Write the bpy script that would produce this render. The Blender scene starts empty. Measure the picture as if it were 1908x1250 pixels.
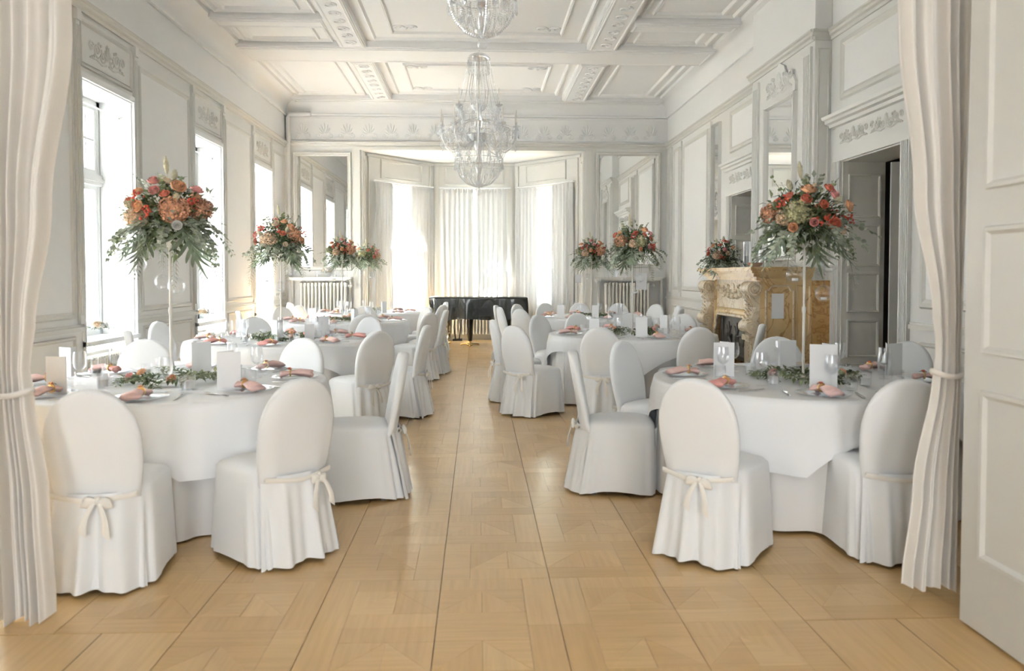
import bpy, math, random
from math import sin, cos, pi, radians, sqrt, atan2, hypot
from mathutils import Vector, Matrix

# ------------------------------------------------------------------ scene, camera, light
SC = bpy.context.scene
COL = SC.collection
SC.view_settings.view_transform = 'Standard'
SC.view_settings.look = 'None'
SC.view_settings.gamma = 1.0
SC.view_settings.use_curve_mapping = False
SC.view_settings.exposure = 2.45
SC.cycles.use_denoising = True
SC.cycles.use_adaptive_sampling = True
SC.cycles.adaptive_threshold = 0.04
SC.cycles.adaptive_min_samples = 20
SC.cycles.max_bounces = 7
SC.cycles.diffuse_bounces = 4
SC.cycles.glossy_bounces = 4
SC.cycles.transmission_bounces = 4
SC.cycles.transparent_max_bounces = 10
SC.cycles.sample_clamp_indirect = 5.0
SC.cycles.caustics_reflective = False
SC.cycles.caustics_refractive = False

CAM_H = 1.43
cam = bpy.data.cameras.new('camera')
cam.sensor_fit = 'HORIZONTAL'; cam.sensor_width = 36.0
cam.lens = 36.0 * 1500.0 / 1908.0
cam.shift_y = -0.03175
cam.clip_start = 0.05; cam.clip_end = 400
cam.dof.use_dof = True
cam.dof.focus_distance = 9.5
cam.dof.aperture_fstop = 2.6
cam_o = bpy.data.objects.new('camera', cam); COL.objects.link(cam_o)
cam_o.location = (0, 0, CAM_H)
cam_o.rotation_euler = (radians(88.0), 0, -radians(2.4417))
SC.camera = cam_o

W = bpy.data.worlds.new('sky'); SC.world = W; W.use_nodes = True
W.node_tree.nodes['Background'].inputs[0].default_value = (0.93, 0.97, 1.0, 1)
W.node_tree.nodes['Background'].inputs[1].default_value = 3.7

sun = bpy.data.lights.new('sun', 'SUN'); sun.energy = 600.0; sun.angle = radians(0.6)
sun.color = (1.0, 0.985, 0.96)
sun_o = bpy.data.objects.new('sun', sun); COL.objects.link(sun_o)
sun_o.location = (0, 30, 30)
sun_o.rotation_euler = Vector((0.86, -0.52, -1.75)).to_track_quat('-Z', 'Y').to_euler()

def portal(c, n, up_len, w_len):
    l = bpy.data.lights.new('window_portal', 'AREA'); l.shape = 'RECTANGLE'
    l.size = w_len; l.size_y = up_len; l.cycles.is_portal = True
    o = bpy.data.objects.new('window_portal', l); COL.objects.link(o)
    o.location = c
    o.rotation_euler = Vector(n).to_track_quat('-Z', 'Y').to_euler()

# ------------------------------------------------------------------ room dimensions
L, R, D = -3.74, 3.78, 16.0          # left wall, right wall, back wall (faces)
CEIL = 4.87
FY = 3.22                            # room side of the wall with the wide doorway

# ------------------------------------------------------------------ materials
MATS = {}
def nodes_of(m):
    nt = m.node_tree
    return nt, nt.nodes, nt.links, nt.nodes['Principled BSDF']
def mat(name, col, rough=0.6, metal=0.0, noise=0.0, nscale=8.0, bump=0.0, bscale=60.0, spec=0.5, sheen=0.0, coat=0.0, stretch=None, island=0.0):
    m = bpy.data.materials.new(name); m.use_nodes = True
    nt, N, K, P = nodes_of(m)
    P.inputs['Base Color'].default_value = (*col, 1)
    P.inputs['Roughness'].default_value = rough
    P.inputs['Metallic'].default_value = metal
    P.inputs['Specular IOR Level'].default_value = spec
    if sheen: P.inputs['Sheen Weight'].default_value = sheen
    if coat: P.inputs['Coat Weight'].default_value = coat
    tc = N.new('ShaderNodeTexCoord')
    src = tc.outputs['Object']
    if stretch:
        mp = N.new('ShaderNodeMapping'); mp.inputs['Scale'].default_value = stretch
        K.new(src, mp.inputs[0]); src = mp.outputs[0]
    if noise:
        t = N.new('ShaderNodeTexNoise'); t.inputs['Scale'].default_value = nscale; t.inputs['Detail'].default_value = 4
        K.new(src, t.inputs['Vector'])
        mx = N.new('ShaderNodeMix'); mx.data_type = 'RGBA'
        mx.inputs[6].default_value = (*[c * (1 - noise) for c in col], 1)
        mx.inputs[7].default_value = (*[min(1, c * (1 + noise)) for c in col], 1)
        K.new(t.outputs[0], mx.inputs[0]); K.new(mx.outputs[2], P.inputs['Base Color'])
    if island:
        ge = N.new('ShaderNodeNewGeometry'); mr = N.new('ShaderNodeMapRange')
        mr.inputs[3].default_value = 1-island; mr.inputs[4].default_value = 1+island
        K.new(ge.outputs['Random Per Island'], mr.inputs[0])
        vm = N.new('ShaderNodeVectorMath'); vm.operation = 'SCALE'
        K.new(mx.outputs[2], vm.inputs[0]); K.new(mr.outputs[0], vm.inputs['Scale'])
        K.new(vm.outputs[0], P.inputs['Base Color'])
    if bump:
        t = N.new('ShaderNodeTexNoise'); t.inputs['Scale'].default_value = bscale; t.inputs['Detail'].default_value = 3
        K.new(src, t.inputs['Vector'])
        b = N.new('ShaderNodeBump'); b.inputs['Strength'].default_value = bump; b.inputs['Distance'].default_value = 0.01
        K.new(t.outputs[0], b.inputs['Height']); K.new(b.outputs[0], P.inputs['Normal'])
    MATS[name] = m
    return m
def glassy(name, tint, gl=0.12, edge=0.75, rough=0.02, diff=0.0):
    m = bpy.data.materials.new(name); m.use_nodes = True
    nt = m.node_tree; N = nt.nodes; K = nt.links
    N.remove(N['Principled BSDF']); out = N['Material Output']
    tr = N.new('ShaderNodeBsdfTransparent'); tr.inputs[0].default_value = (*tint, 1)
    g = N.new('ShaderNodeBsdfGlossy'); g.inputs['Roughness'].default_value = rough
    g.inputs[0].default_value = (0.95, 0.97, 1, 1)
    lw = N.new('ShaderNodeLayerWeight'); lw.inputs[0].default_value = 0.35
    mr = N.new('ShaderNodeMapRange'); mr.inputs[3].default_value = gl; mr.inputs[4].default_value = edge
    K.new(lw.outputs['Facing'], mr.inputs[0])
    mx = N.new('ShaderNodeMixShader'); K.new(mr.outputs[0], mx.inputs[0]); K.new(tr.outputs[0], mx.inputs[1]); K.new(g.outputs[0], mx.inputs[2])
    last = mx.outputs[0]
    if diff:
        d = N.new('ShaderNodeBsdfDiffuse'); d.inputs[0].default_value = (0.95, 0.95, 0.94, 1)
        m2 = N.new('ShaderNodeMixShader'); m2.inputs[0].default_value = diff
        K.new(last, m2.inputs[1]); K.new(d.outputs[0], m2.inputs[2]); last = m2.outputs[0]
    K.new(last, out.inputs[0]); MATS[name] = m
    return m
def cloth_trans(name, col, tr=0.35, stretch=(1, 1, 0.2)):
    m = bpy.data.materials.new(name); m.use_nodes = True
    nt = m.node_tree; N = nt.nodes; K = nt.links
    N.remove(N['Principled BSDF']); out = N['Material Output']
    d = N.new('ShaderNodeBsdfDiffuse'); d.inputs[0].default_value = (*col, 1)
    t = N.new('ShaderNodeBsdfTranslucent'); t.inputs[0].default_value = (*col, 1)
    mx = N.new('ShaderNodeMixShader'); mx.inputs[0].default_value = tr
    K.new(d.outputs[0], mx.inputs[1]); K.new(t.outputs[0], mx.inputs[2]); K.new(mx.outputs[0], out.inputs[0])
    tc = N.new('ShaderNodeTexCoord'); mp = N.new('ShaderNodeMapping'); mp.inputs['Scale'].default_value = stretch
    nz = N.new('ShaderNodeTexNoise'); nz.inputs['Scale'].default_value = 120
    K.new(tc.outputs['Object'], mp.inputs[0]); K.new(mp.outputs[0], nz.inputs['Vector'])
    b = N.new('ShaderNodeBump'); b.inputs['Strength'].default_value = 0.08; b.inputs['Distance'].default_value = 0.01
    K.new(nz.outputs[0], b.inputs['Height']); K.new(b.outputs[0], d.inputs['Normal'])
    MATS[name] = m
    return m

mat('white_paint', (0.88, 0.88, 0.87), 0.55, noise=0.02, nscale=1.5, bump=0.03, bscale=25)
mat('ceiling_paint', (0.90, 0.90, 0.895), 0.7, noise=0.015, nscale=1.2)
mat('grey_paint', (0.70, 0.69, 0.65), 0.5, noise=0.03, nscale=2.0, bump=0.04, bscale=30)
mat('pale_grey_paint', (0.79, 0.785, 0.76), 0.5, noise=0.02, nscale=2.0, bump=0.03, bscale=30)
mat('door_paint', (0.78, 0.765, 0.715), 0.45, noise=0.03, nscale=2.0)
mat('leaf_paint', (0.66, 0.655, 0.625), 0.4, noise=0.02, nscale=2.0)
mat('window_white', (0.86, 0.87, 0.87), 0.4, noise=0.01, nscale=3)
mat('dark_gap', (0.03, 0.028, 0.025), 0.8, noise=0.1)
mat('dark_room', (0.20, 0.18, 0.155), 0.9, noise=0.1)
mat('cover_fabric', (0.845, 0.86, 0.875), 0.85, noise=0.015, nscale=3, bump=0.10, bscale=9, sheen=0.2)
mat('cover_ribbon', (0.84, 0.81, 0.755), 0.8, noise=0.02, nscale=4, bump=0.05, bscale=40)
mat('linen_white', (0.89, 0.90, 0.915), 0.8, noise=0.01, nscale=2, bump=0.05, bscale=7)
mat('linen_skirt', (0.82, 0.805, 0.785), 0.85, noise=0.02, nscale=2, bump=0.05, bscale=14)
mat('dark_foot', (0.02, 0.02, 0.02), 0.4, noise=0.1)
mat('paper', (0.87, 0.88, 0.90), 0.7, noise=0.01, nscale=5)
mat('gold', (0.83, 0.55, 0.25), 0.3, metal=0.8, noise=0.08)
mat('copper_wire', (0.70, 0.52, 0.42), 0.35, metal=0.6, noise=0.05)
mat('steel', (0.75, 0.75, 0.74), 0.2, metal=1.0, noise=0.03)
mat('stand_white', (0.80, 0.77, 0.72), 0.35, noise=0.02)
mat('radiator_paint', (0.74, 0.715, 0.65), 0.4, noise=0.02)
mat('pipe_paint', (0.80, 0.79, 0.765), 0.4, noise=0.02)
mat('napkin_pink', (0.90, 0.63, 0.59), 0.85, noise=0.06, nscale=12, bump=0.08, bscale=60)
mat('napkin_coral', (0.88, 0.44, 0.40), 0.85, noise=0.06, nscale=12, bump=0.08, bscale=60)
mat('candle_wax', (0.87, 0.87, 0.86), 0.5, noise=0.02)
mat('piano_black', (0.012, 0.012, 0.012), 0.12, noise=0.2, coat=0.6)
mat('piano_cover', (0.014, 0.018, 0.017), 0.24, noise=0.2, nscale=3, bump=0.2, bscale=5, coat=0.35)
mat('brass', (0.80, 0.62, 0.30), 0.25, metal=1.0, noise=0.05)
mat('iron', (0.16, 0.15, 0.135), 0.55, metal=0.4, noise=0.2, nscale=14, bump=0.3, bscale=30)
mat('soot', (0.05, 0.045, 0.04), 0.9, noise=0.3)
mat('branch', (0.16, 0.10, 0.06), 0.8, noise=0.2)
mat('stem_green', (0.16, 0.19, 0.09), 0.7, noise=0.15)
mat('leaf_dark', (0.085, 0.125, 0.05), 0.55, noise=0.35, nscale=20, island=0.5)
mat('leaf_mid', (0.20, 0.25, 0.125), 0.55, noise=0.3, nscale=20, island=0.4)
mat('leaf_eucalyptus', (0.35, 0.395, 0.31), 0.6, noise=0.25, nscale=20, island=0.35)
mat('leaf_dusty', (0.265, 0.33, 0.23), 0.6, noise=0.3, nscale=14, island=0.3)
mat('leaf_fern', (0.27, 0.285, 0.17), 0.6, noise=0.25, nscale=16, island=0.3)
mat('leaf_olive', (0.25, 0.275, 0.16), 0.5, noise=0.35, nscale=25, island=0.45)
mat('plume', (0.62, 0.58, 0.42), 0.9, noise=0.12, nscale=25)
mat('petal_peach', (0.86, 0.47, 0.27), 0.7, noise=0.12, nscale=25, island=0.22)
mat('petal_coral', (0.80, 0.24, 0.16), 0.7, noise=0.15, nscale=25, island=0.25)
mat('petal_pink', (0.84, 0.38, 0.36), 0.7, noise=0.12, nscale=25, island=0.22)
mat('petal_cream', (0.84, 0.68, 0.50), 0.7, noise=0.1, nscale=25, island=0.2)
mat('petal_white', (0.84, 0.82, 0.78), 0.7, noise=0.08, nscale=25)
mat('hydrangea_rust', (0.60, 0.31, 0.19), 0.8, noise=0.35, nscale=30, island=0.5)
mat('hydrangea_green', (0.42, 0.41, 0.23), 0.8, noise=0.3, nscale=30, island=0.45)
mat('hydrangea_tan', (0.66, 0.47, 0.32), 0.8, noise=0.3, nscale=30, island=0.45)
mat('berry_red', (0.66, 0.10, 0.06), 0.35, noise=0.2)
mat('grass', (0.20, 0.23, 0.13), 0.9, noise=0.2, nscale=3)
mat('gravel', (0.025, 0.025, 0.024), 0.9, noise=0.15, nscale=20)
mat('tree_leaf', (0.16, 0.21, 0.12), 0.7, noise=0.3, nscale=2)
mat('copper_bowl', (0.55, 0.36, 0.28), 0.35, metal=0.3, noise=0.1)
glassy('window_glass', (0.80, 0.81, 0.81), 0.02, 0.30)
glassy('clear_glass', (0.99, 0.992, 0.995), 0.04, 0.36)
glassy('plate_glass', (0.98, 0.985, 0.99), 0.10, 0.5, 0.05)
glassy('crystal', (0.98, 0.985, 0.99), 0.16, 0.75, 0.08, diff=0.25)
cloth_trans('drape_front', (0.87, 0.835, 0.79), 0.12)
cloth_trans('drape_bay', (0.82, 0.82, 0.81), 0.05)

def make_mirror():
    m = bpy.data.materials.new('mirror_glass'); m.use_nodes = True
    nt, N, K, P = nodes_of(m)
    P.inputs['Base Color'].default_value = (0.90, 0.91, 0.905, 1); P.inputs['Metallic'].default_value = 1.0
    t = N.new('ShaderNodeTexNoise'); t.inputs['Scale'].default_value = 2.0
    mr = N.new('ShaderNodeMapRange'); mr.inputs[3].default_value = 0.0; mr.inputs[4].default_value = 0.03
    K.new(t.outputs[0], mr.inputs[0]); K.new(mr.outputs[0], P.inputs['Roughness'])
    MATS['mirror_glass'] = m
make_mirror()

def make_wood():
    m = bpy.data.materials.new('parquet_oak'); m.use_nodes = True
    nt, N, K, P = nodes_of(m)
    geo = N.new('ShaderNodeNewGeometry'); oi = N.new('ShaderNodeObjectInfo'); tc = N.new('ShaderNodeTexCoord')
    add = N.new('ShaderNodeMath'); add.operation = 'ADD'
    K.new(geo.outputs['Random Per Island'], add.inputs[0]); K.new(oi.outputs['Random'], add.inputs[1])
    fr = N.new('ShaderNodeMath'); fr.operation = 'FRACT'; K.new(add.outputs[0], fr.inputs[0])
    cr = N.new('ShaderNodeValToRGB'); e = cr.color_ramp.elements
    e[0].position = 0.0; e[0].color = (0.61, 0.39, 0.16, 1)
    e[1].position = 1.0; e[1].color = (0.71, 0.485, 0.225, 1)
    n_ = e.new(0.3); n_.color = (0.645, 0.42, 0.18, 1)
    n_ = e.new(0.75); n_.color = (0.68, 0.45, 0.20, 1)
    K.new(fr.outputs[0], cr.inputs[0])
    # grain direction per piece
    gt = N.new('ShaderNodeMath'); gt.operation = 'GREATER_THAN'; gt.inputs[1].default_value = 0.5
    m7 = N.new('ShaderNodeMath'); m7.operation = 'MULTIPLY'; m7.inputs[1].default_value = 7.3
    f7 = N.new('ShaderNodeMath'); f7.operation = 'FRACT'
    K.new(fr.outputs[0], m7.inputs[0]); K.new(m7.outputs[0], f7.inputs[0]); K.new(f7.outputs[0], gt.inputs[0])
    mv = N.new('ShaderNodeMix'); mv.data_type = 'VECTOR'
    mv.inputs[4].default_value = (2.2, 45, 1); mv.inputs[5].default_value = (45, 2.2, 1)
    K.new(gt.outputs[0], mv.inputs[0])
    vm = N.new('ShaderNodeVectorMath'); vm.operation = 'MULTIPLY'
    K.new(geo.outputs['Position'], vm.inputs[0]); K.new(mv.outputs[1], vm.inputs[1])
    nz = N.new('ShaderNodeTexNoise'); nz.inputs['Scale'].default_value = 1.0; nz.inputs['Detail'].default_value = 5
    K.new(vm.outputs[0], nz.inputs['Vector'])
    mx = N.new('ShaderNodeMix'); mx.data_type = 'RGBA'; mx.blend_type = 'MULTIPLY'; mx.inputs[0].default_value = 0.35
    cr2 = N.new('ShaderNodeValToRGB'); cr2.color_ramp.elements[0].color = (0.62, 0.55, 0.48, 1); cr2.color_ramp.elements[1].color = (1, 1, 1, 1)
    cr2.color_ramp.elements[0].position = 0.25; cr2.color_ramp.elements[1].position = 0.65
    K.new(nz.outputs[0], cr2.inputs[0]); K.new(cr.outputs[0], mx.inputs[6]); K.new(cr2.outputs[0], mx.inputs[7])
    K.new(mx.outputs[2], P.inputs['Base Color'])
    P.inputs['Roughness'].default_value = 0.30
    P.inputs['Coat Weight'].default_value = 0.25; P.inputs['Coat Roughness'].default_value = 0.16
    n2 = N.new('ShaderNodeTexNoise'); n2.inputs['Scale'].default_value = 3.7
    K.new(geo.outputs['Position'], n2.inputs['Vector'])
    b = N.new('ShaderNodeBump'); b.inputs['Strength'].default_value = 0.05; b.inputs['Distance'].default_value = 0.02
    K.new(n2.outputs[0], b.inputs['Height']); K.new(b.outputs[0], P.inputs['Normal']); K.new(b.outputs[0], P.inputs['Coat Normal'])
    MATS['parquet_oak'] = m
make_wood()

def make_marble(name, c0, c1, vein, vs=3.0, vw=0.06):
    m = bpy.data.materials.new(name); m.use_nodes = True
    nt, N, K, P = nodes_of(m)
    tc = N.new('ShaderNodeTexCoord')
    n1 = N.new('ShaderNodeTexNoise'); n1.inputs['Scale'].default_value = 3.5; n1.inputs['Detail'].default_value = 5
    K.new(tc.outputs['Object'], n1.inputs['Vector'])
    cr = N.new('ShaderNodeValToRGB'); cr.color_ramp.elements[0].color = (*c0, 1); cr.color_ramp.elements[1].color = (*c1, 1)
    cr.color_ramp.elements[0].position = 0.3; cr.color_ramp.elements[1].position = 0.7
    K.new(n1.outputs[0], cr.inputs[0])
    n2 = N.new('ShaderNodeTexNoise'); n2.inputs['Scale'].default_value = vs; n2.inputs['Detail'].default_value = 6; n2.inputs['Distortion'].default_value = 1.2
    K.new(tc.outputs['Object'], n2.inputs['Vector'])
    c2 = N.new('ShaderNodeValToRGB'); e = c2.color_ramp.elements
    e[0].position = 0.5 - vw; e[0].color = (0, 0, 0, 1); e[1].position = 0.5 + vw; e[1].color = (0, 0, 0, 1)
    k = e.new(0.5); k.color = (0.7, 0.7, 0.7, 1)
    K.new(n2.outputs[0], c2.inputs[0])
    mx = N.new('ShaderNodeMix'); mx.data_type = 'RGBA'; mx.inputs[7].default_value = (*vein, 1)
    K.new(c2.outputs[0], mx.inputs[0]); K.new(cr.outputs[0], mx.inputs[6]); K.new(mx.outputs[2], P.inputs['Base Color'])
    P.inputs['Roughness'].default_value = 0.25
    MATS[name] = m
make_marble('marble_yellow', (0.70, 0.48, 0.22), (0.79, 0.60, 0.34), (0.38, 0.17, 0.05), 2.2, 0.02)
make_marble('marble_breccia', (0.52, 0.29, 0.10), (0.70, 0.45, 0.19), (0.34, 0.16, 0.05), 9.0, 0.06)
make_marble('marble_cream', (0.68, 0.55, 0.37), (0.78, 0.69, 0.54), (0.45, 0.30, 0.15), 4.0, 0.03)

# ------------------------------------------------------------------ mesh building
class MB:
    def __init__(s): s.v = []; s.f = []
    def quad(s, a, b, c, d):
        i = len(s.v); s.v += [tuple(a), tuple(b), tuple(c), tuple(d)]; s.f.append((i, i+1, i+2, i+3)); return s
    def tri(s, a, b, c):
        i = len(s.v); s.v += [tuple(a), tuple(b), tuple(c)]; s.f.append((i, i+1, i+2)); return s
    def hexa(s, p):
        i = len(s.v); s.v += [tuple(q) for q in p]
        for q in ((0,3,2,1),(4,5,6,7),(0,1,5,4),(1,2,6,5),(2,3,7,6),(3,0,4,7)): s.f.append(tuple(i+k for k in q))
        return s
    def box(s, x0, x1, y0, y1, z0, z1):
        return s.hexa([(x0,y0,z0),(x1,y0,z0),(x1,y1,z0),(x0,y1,z0),(x0,y0,z1),(x1,y0,z1),(x1,y1,z1),(x0,y1,z1)])
    def fbox(s, F, u0, u1, v0, v1, w0, w1):
        return s.hexa([F(u0,v0,w0),F(u1,v0,w0),F(u1,v0,w1),F(u0,v0,w1),F(u0,v1,w0),F(u1,v1,w0),F(u1,v1,w1),F(u0,v1,w1)])
    def prism(s, pts, d):
        n = len(pts); i = len(s.v); d = Vector(d)
        s.v += [tuple(p) for p in pts] + [tuple(Vector(p) + d) for p in pts]
        s.f.append(tuple(range(i+n-1, i-1, -1))); s.f.append(tuple(range(i+n, i+2*n)))
        for k in range(n):
            j = (k+1) % n; s.f.append((i+k, i+j, i+n+j, i+n+k))
        return s
    def grid(s, rows, close_u=False, close_v=False, cap0=False, cap1=False):
        i = len(s.v); n = len(rows[0]); m = len(rows)
        for r in rows: s.v += [tuple(p) for p in r]
        for a in range(m if close_v else m-1):
            b = (a+1) % m
            for k in range(n if close_u else n-1):
                j = (k+1) % n
                s.f.append((i+a*n+k, i+a*n+j, i+b*n+j, i+b*n+k))
        if cap0: s.f.append(tuple(i+k for k in range(n-1, -1, -1)))
        if cap1: s.f.append(tuple(i+(m-1)*n+k for k in range(n)))
        return s
    def tube(s, pts, r, n=8, caps=True, flat=None):
        pts = [Vector(p) for p in pts]; rows = []; up = Vector((0, 0, 1)); N = None
        for k, p in enumerate(pts):
            t = (pts[min(k+1, len(pts)-1)] - pts[max(k-1, 0)])
            t = t.normalized() if t.length > 1e-9 else Vector((0,0,1))
            if N is None:
                N = t.cross(up)
                if N.length < 1e-3: N = t.cross(Vector((1, 0, 0)))
                N.normalize()
            else:
                N = N - t * N.dot(t)
                if N.length < 1e-6: N = t.cross(up)
                N.normalize()
            B = t.cross(N)
            rr = r[k] if isinstance(r, (list, tuple)) else r
            fl = flat if flat else 1.0
            rows.append([p + N*rr*cos(2*pi*j/n) + B*rr*fl*sin(2*pi*j/n) for j in range(n)])
        return s.grid(rows, close_u=True, cap0=caps, cap1=caps)
    def lathe(s, prof, n=16, c=(0, 0, 0), cap0=False, cap1=False, sx=1.0, sy=1.0):
        rows = [[(c[0]+r*cos(2*pi*j/n)*sx, c[1]+r*sin(2*pi*j/n)*sy, c[2]+z) for j in range(n)] for r, z in prof]
        return s.grid(rows, close_u=True, cap0=cap0, cap1=cap1)
    def ball(s, c, r, nu=8, nv=6, sc=(1, 1, 1)):
        rows = []
        for a in range(1, nv):
            th = pi*a/nv
            rows.append([(c[0]+sc[0]*r*sin(th)*cos(2*pi*k/nu), c[1]+sc[1]*r*sin(th)*sin(2*pi*k/nu), c[2]-sc[2]*r*cos(th)) for k in range(nu)])
        i = len(s.v); s.grid(rows, close_u=True)
        b = len(s.v); s.v += [(c[0], c[1], c[2]-sc[2]*r), (c[0], c[1], c[2]+sc[2]*r)]
        for k in range(nu):
            j = (k+1) % nu
            s.f.append((b, i+j, i+k)); s.f.append((b+1, i+(nv-2)*nu+k, i+(nv-2)*nu+j))
        return s
    def bead(s, c, r):
        i = len(s.v); x, y, z = c
        s.v += [(x+r,y,z),(x-r,y,z),(x,y+r,z),(x,y-r,z),(x,y,z+r*1.25),(x,y,z-r*1.25)]
        for q in ((0,2,4),(2,1,4),(1,3,4),(3,0,4),(2,0,5),(1,2,5),(3,1,5),(0,3,5)): s.f.append(tuple(i+k for k in q))
        return s
    def frame(s, F, u0, u1, v0, v1, t, w0, w1):
        # a mitred moulding frame, bevelled towards both edges
        for (a, b, w) in ((0, 0.22, None),):
            pass
        prof = [(0, w0), (t*0.18, w1), (t*0.42, w1*0.80+w0*0.2), (t*0.58, w1*0.95+w0*0.05), (t, w0)]
        rows = []
        for o, w in prof:
            rows.append([F(u0+o, v0+o, w), F(u1-o, v0+o, w), F(u1-o, v1-o, w), F(u0+o, v1-o, w)])
        return s.grid(rows, close_u=True)
    def mesh(s, name, m, smooth=None):
        me = bpy.data.meshes.new(name); me.from_pydata(s.v, [], s.f); me.update()
        if m: me.materials.append(MATS[m])
        if smooth is not None:
            for p in me.polygons: p.use_smooth = True
            if smooth < 179: me.set_sharp_from_angle(angle=radians(smooth))
        return me
    def build(s, name, m, parent=None, smooth=None, **kw):
        return link(name, s.mesh(name, m, smooth), parent, **kw)

def link(name, me, parent=None, loc=None, rz=None, label=None, cat=None, group=None, kind=None):
    o = bpy.data.objects.new(name, me); COL.objects.link(o)
    if parent: o.parent = parent
    if loc is not None: o.location = loc
    if rz is not None: o.rotation_euler = (0, 0, rz)
    return tag(o, label, cat, group, kind)
def tag(o, label=None, cat=None, group=None, kind=None):
    if label: o['label'] = label
    if cat: o['category'] = cat
    if group: o['group'] = group
    if kind: o['kind'] = kind
    return o
def empty(name, loc=(0, 0, 0), rz=0, label=None, cat=None, group=None, kind=None):
    o = link(name, None, None, loc, rz); o.empty_display_size = 0.1
    return tag(o, label, cat, group, kind)
def copy_tree(o, parent=None):
    c = o.copy(); COL.objects.link(c); c.parent = parent
    for ch in KIDS.get(o.name, []): copy_tree(ch, c)
    return c
KIDS = {}
def proto_done(o):
    # remember the children of a prototype (and theirs) for copying
    for x in [o] + list(o.children):
        KIDS[x.name] = list(x.children)
class Maker:
    """first call hands out the prototype itself, later calls a copy of it with all its parts"""
    def __init__(s, proto): s.p = proto; s.used = False; proto_done(proto)
    def put(s, loc, rz=0, label=None, group=None, scale=None):
        if not s.used: o = s.p; s.used = True
        else: o = copy_tree(s.p)
        o.location = loc; o.rotation_euler = (0, 0, rz)
        if scale: o.scale = (scale, scale, scale)
        if label: o['label'] = label
        if group: o['group'] = group
        return o

def Fr(o, ud, nd):
    o = Vector(o); ud = Vector(ud).normalized(); nd = Vector(nd).normalized()
    def f(u, v, w): return o + ud*u + nd*w + Vector((0, 0, v))
    return f
FL = Fr((L, 0, 0), (0, 1, 0), (1, 0, 0))       # u = depth, v = height, w = out of the wall
FR_ = Fr((R, 0, 0), (0, 1, 0), (-1, 0, 0))
FB = Fr((0, D, 0), (1, 0, 0), (0, -1, 0))
def holes_wall(F, u0, u1, v0, v1, w0, w1, holes):
    mb = MB()
    us = sorted({u0, u1, *[h[0] for h in holes], *[h[1] for h in holes]})
    vs = sorted({v0, v1, *[h[2] for h in holes], *[h[3] for h in holes]})
    for a, b in zip(us, us[1:]):
        run = None
        for c, d in zip(vs, vs[1:]):
            um, vm = (a+b)/2, (c+d)/2
            hit = any(h[0] < um < h[1] and h[2] < vm < h[3] for h in holes)
            if hit:
                if run: mb.fbox(F, a, b, run[0], run[1], w0, w1)
                run = None
            else: run = (run[0], d) if run else (c, d)
        if run: mb.fbox(F, a, b, run[0], run[1], w0, w1)
    return mb
def spiral(F, cu, cv, r, turns, sgn, w, start=0.0, n=18):
    return [F(cu + sgn*r*(1-0.85*k/n)*cos(start + turns*2*pi*k/n), cv + r*(1-0.85*k/n)*sin(start + turns*2*pi*k/n), w) for k in range(n+1)]
def scrollwork(F, u0, u1, v0, v1, w, r=0.009):
    """symmetrical plaster scroll ornament filling a panel"""
    mb = MB(); cu = (u0+u1)/2; cv = (v0+v1)/2; hw = (u1-u0)/2; hh = (v1-v0)/2
    for sg in (-1, 1):
        mb.tube(spiral(F, cu+sg*hw*0.52, cv+hh*0.05, hh*0.55, 1.6, sg, w, pi*0.9), r, 5)
        mb.tube(spiral(F, cu+sg*hw*0.22, cv-hh*0.18, hh*0.42, 1.4, -sg, w, pi*1.1), r, 5)
        mb.tube(spiral(F, cu+sg*hw*0.82, cv+hh*0.1, hh*0.34, 1.3, -sg, w, 0.5), r, 5)
        for k in range(5):
            a = pi*(0.15+0.17*k); c = F(cu+sg*hw*(0.35+0.11*k), cv+hh*0.55*sin(a*1.9), w)
            mb.ball(c, r*1.7, 6, 4)
        mb.tube([F(cu+sg*hw*0.05, cv-hh*0.6, w), F(cu+sg*hw*0.3, cv-hh*0.75, w), F(cu+sg*hw*0.6, cv-hh*0.55, w), F(cu+sg*hw*0.9, cv-hh*0.6, w)], r*0.9, 5)
    for k in range(7):
        a = pi*k/6
        mb.tube([F(cu, cv-hh*0.3, w), F(cu+cos(a)*hh*0.3, cv-hh*0.1+sin(a)*hh*0.4, w), F(cu+cos(a)*hh*0.42, cv+sin(a)*hh*0.85-hh*0.1, w)], [r*0.6, r*1.3, r*0.4], 5)
    return mb

# ================================================================== FLOOR
floor = MB().box(-4.3, 4.4, -4.2, 18.3, -0.12, -0.012).build('floor', 'dark_gap', label='oak parquet floor running down the hall', kind='structure')
PX0, PP = -0.171, 0.507
def panel_pieces(mir):
    g = 0.0006; a = PP; q = a*0.26
    P = []
    def rect(x0, x1, y0, y1): P.append([(x0+g, y0+g), (x1-g, y0+g), (x1-g, y1-g), (x0+g, y1-g)])
    rect(a-q, a, 0, a)
    rect(0, a-q, 0, q); rect(0, a-q, a-q, a)
    w = (a-q)/2; y0, y1 = q, a-q
    for i in range(2):
        x0, x1 = i*w, (i+1)*w
        if i == 0:
            P.append([(x0+g, y0+2*g), (x1-2*g, y1-g), (x0+g, y1-g)]); P.append([(x0+2*g, y0+g), (x1-g, y0+g), (x1-g, y1-2*g)])
        else:
            P.append([(x0+g, y0+g), (x1-2*g, y0+g), (x0+g, y1-2*g)]); P.append([(x1-g, y0+2*g), (x1-g, y1-g), (x0+2*g, y1-g)])
    if mir: P = [[(a-x, y) for x, y in reversed(p)] for p in P]
    ed = 0.0010
    P = [[(ed+x*(a-2*ed)/a, y) for x, y in p] for p in P]      # open joints along the length of the hall
    return P
def piece_mesh(mb, p, x=0, y=0):
    return mb.prism([(q[0]+x, q[1]+y, -0.0115) for q in p], (0, 0, 0.0115))
plank_meshes = {m: [piece_mesh(MB(), p).mesh('plank', 'parquet_oak') for p in panel_pieces(m)] for m in (0, 1)}
panel_meshes = {}
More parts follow.
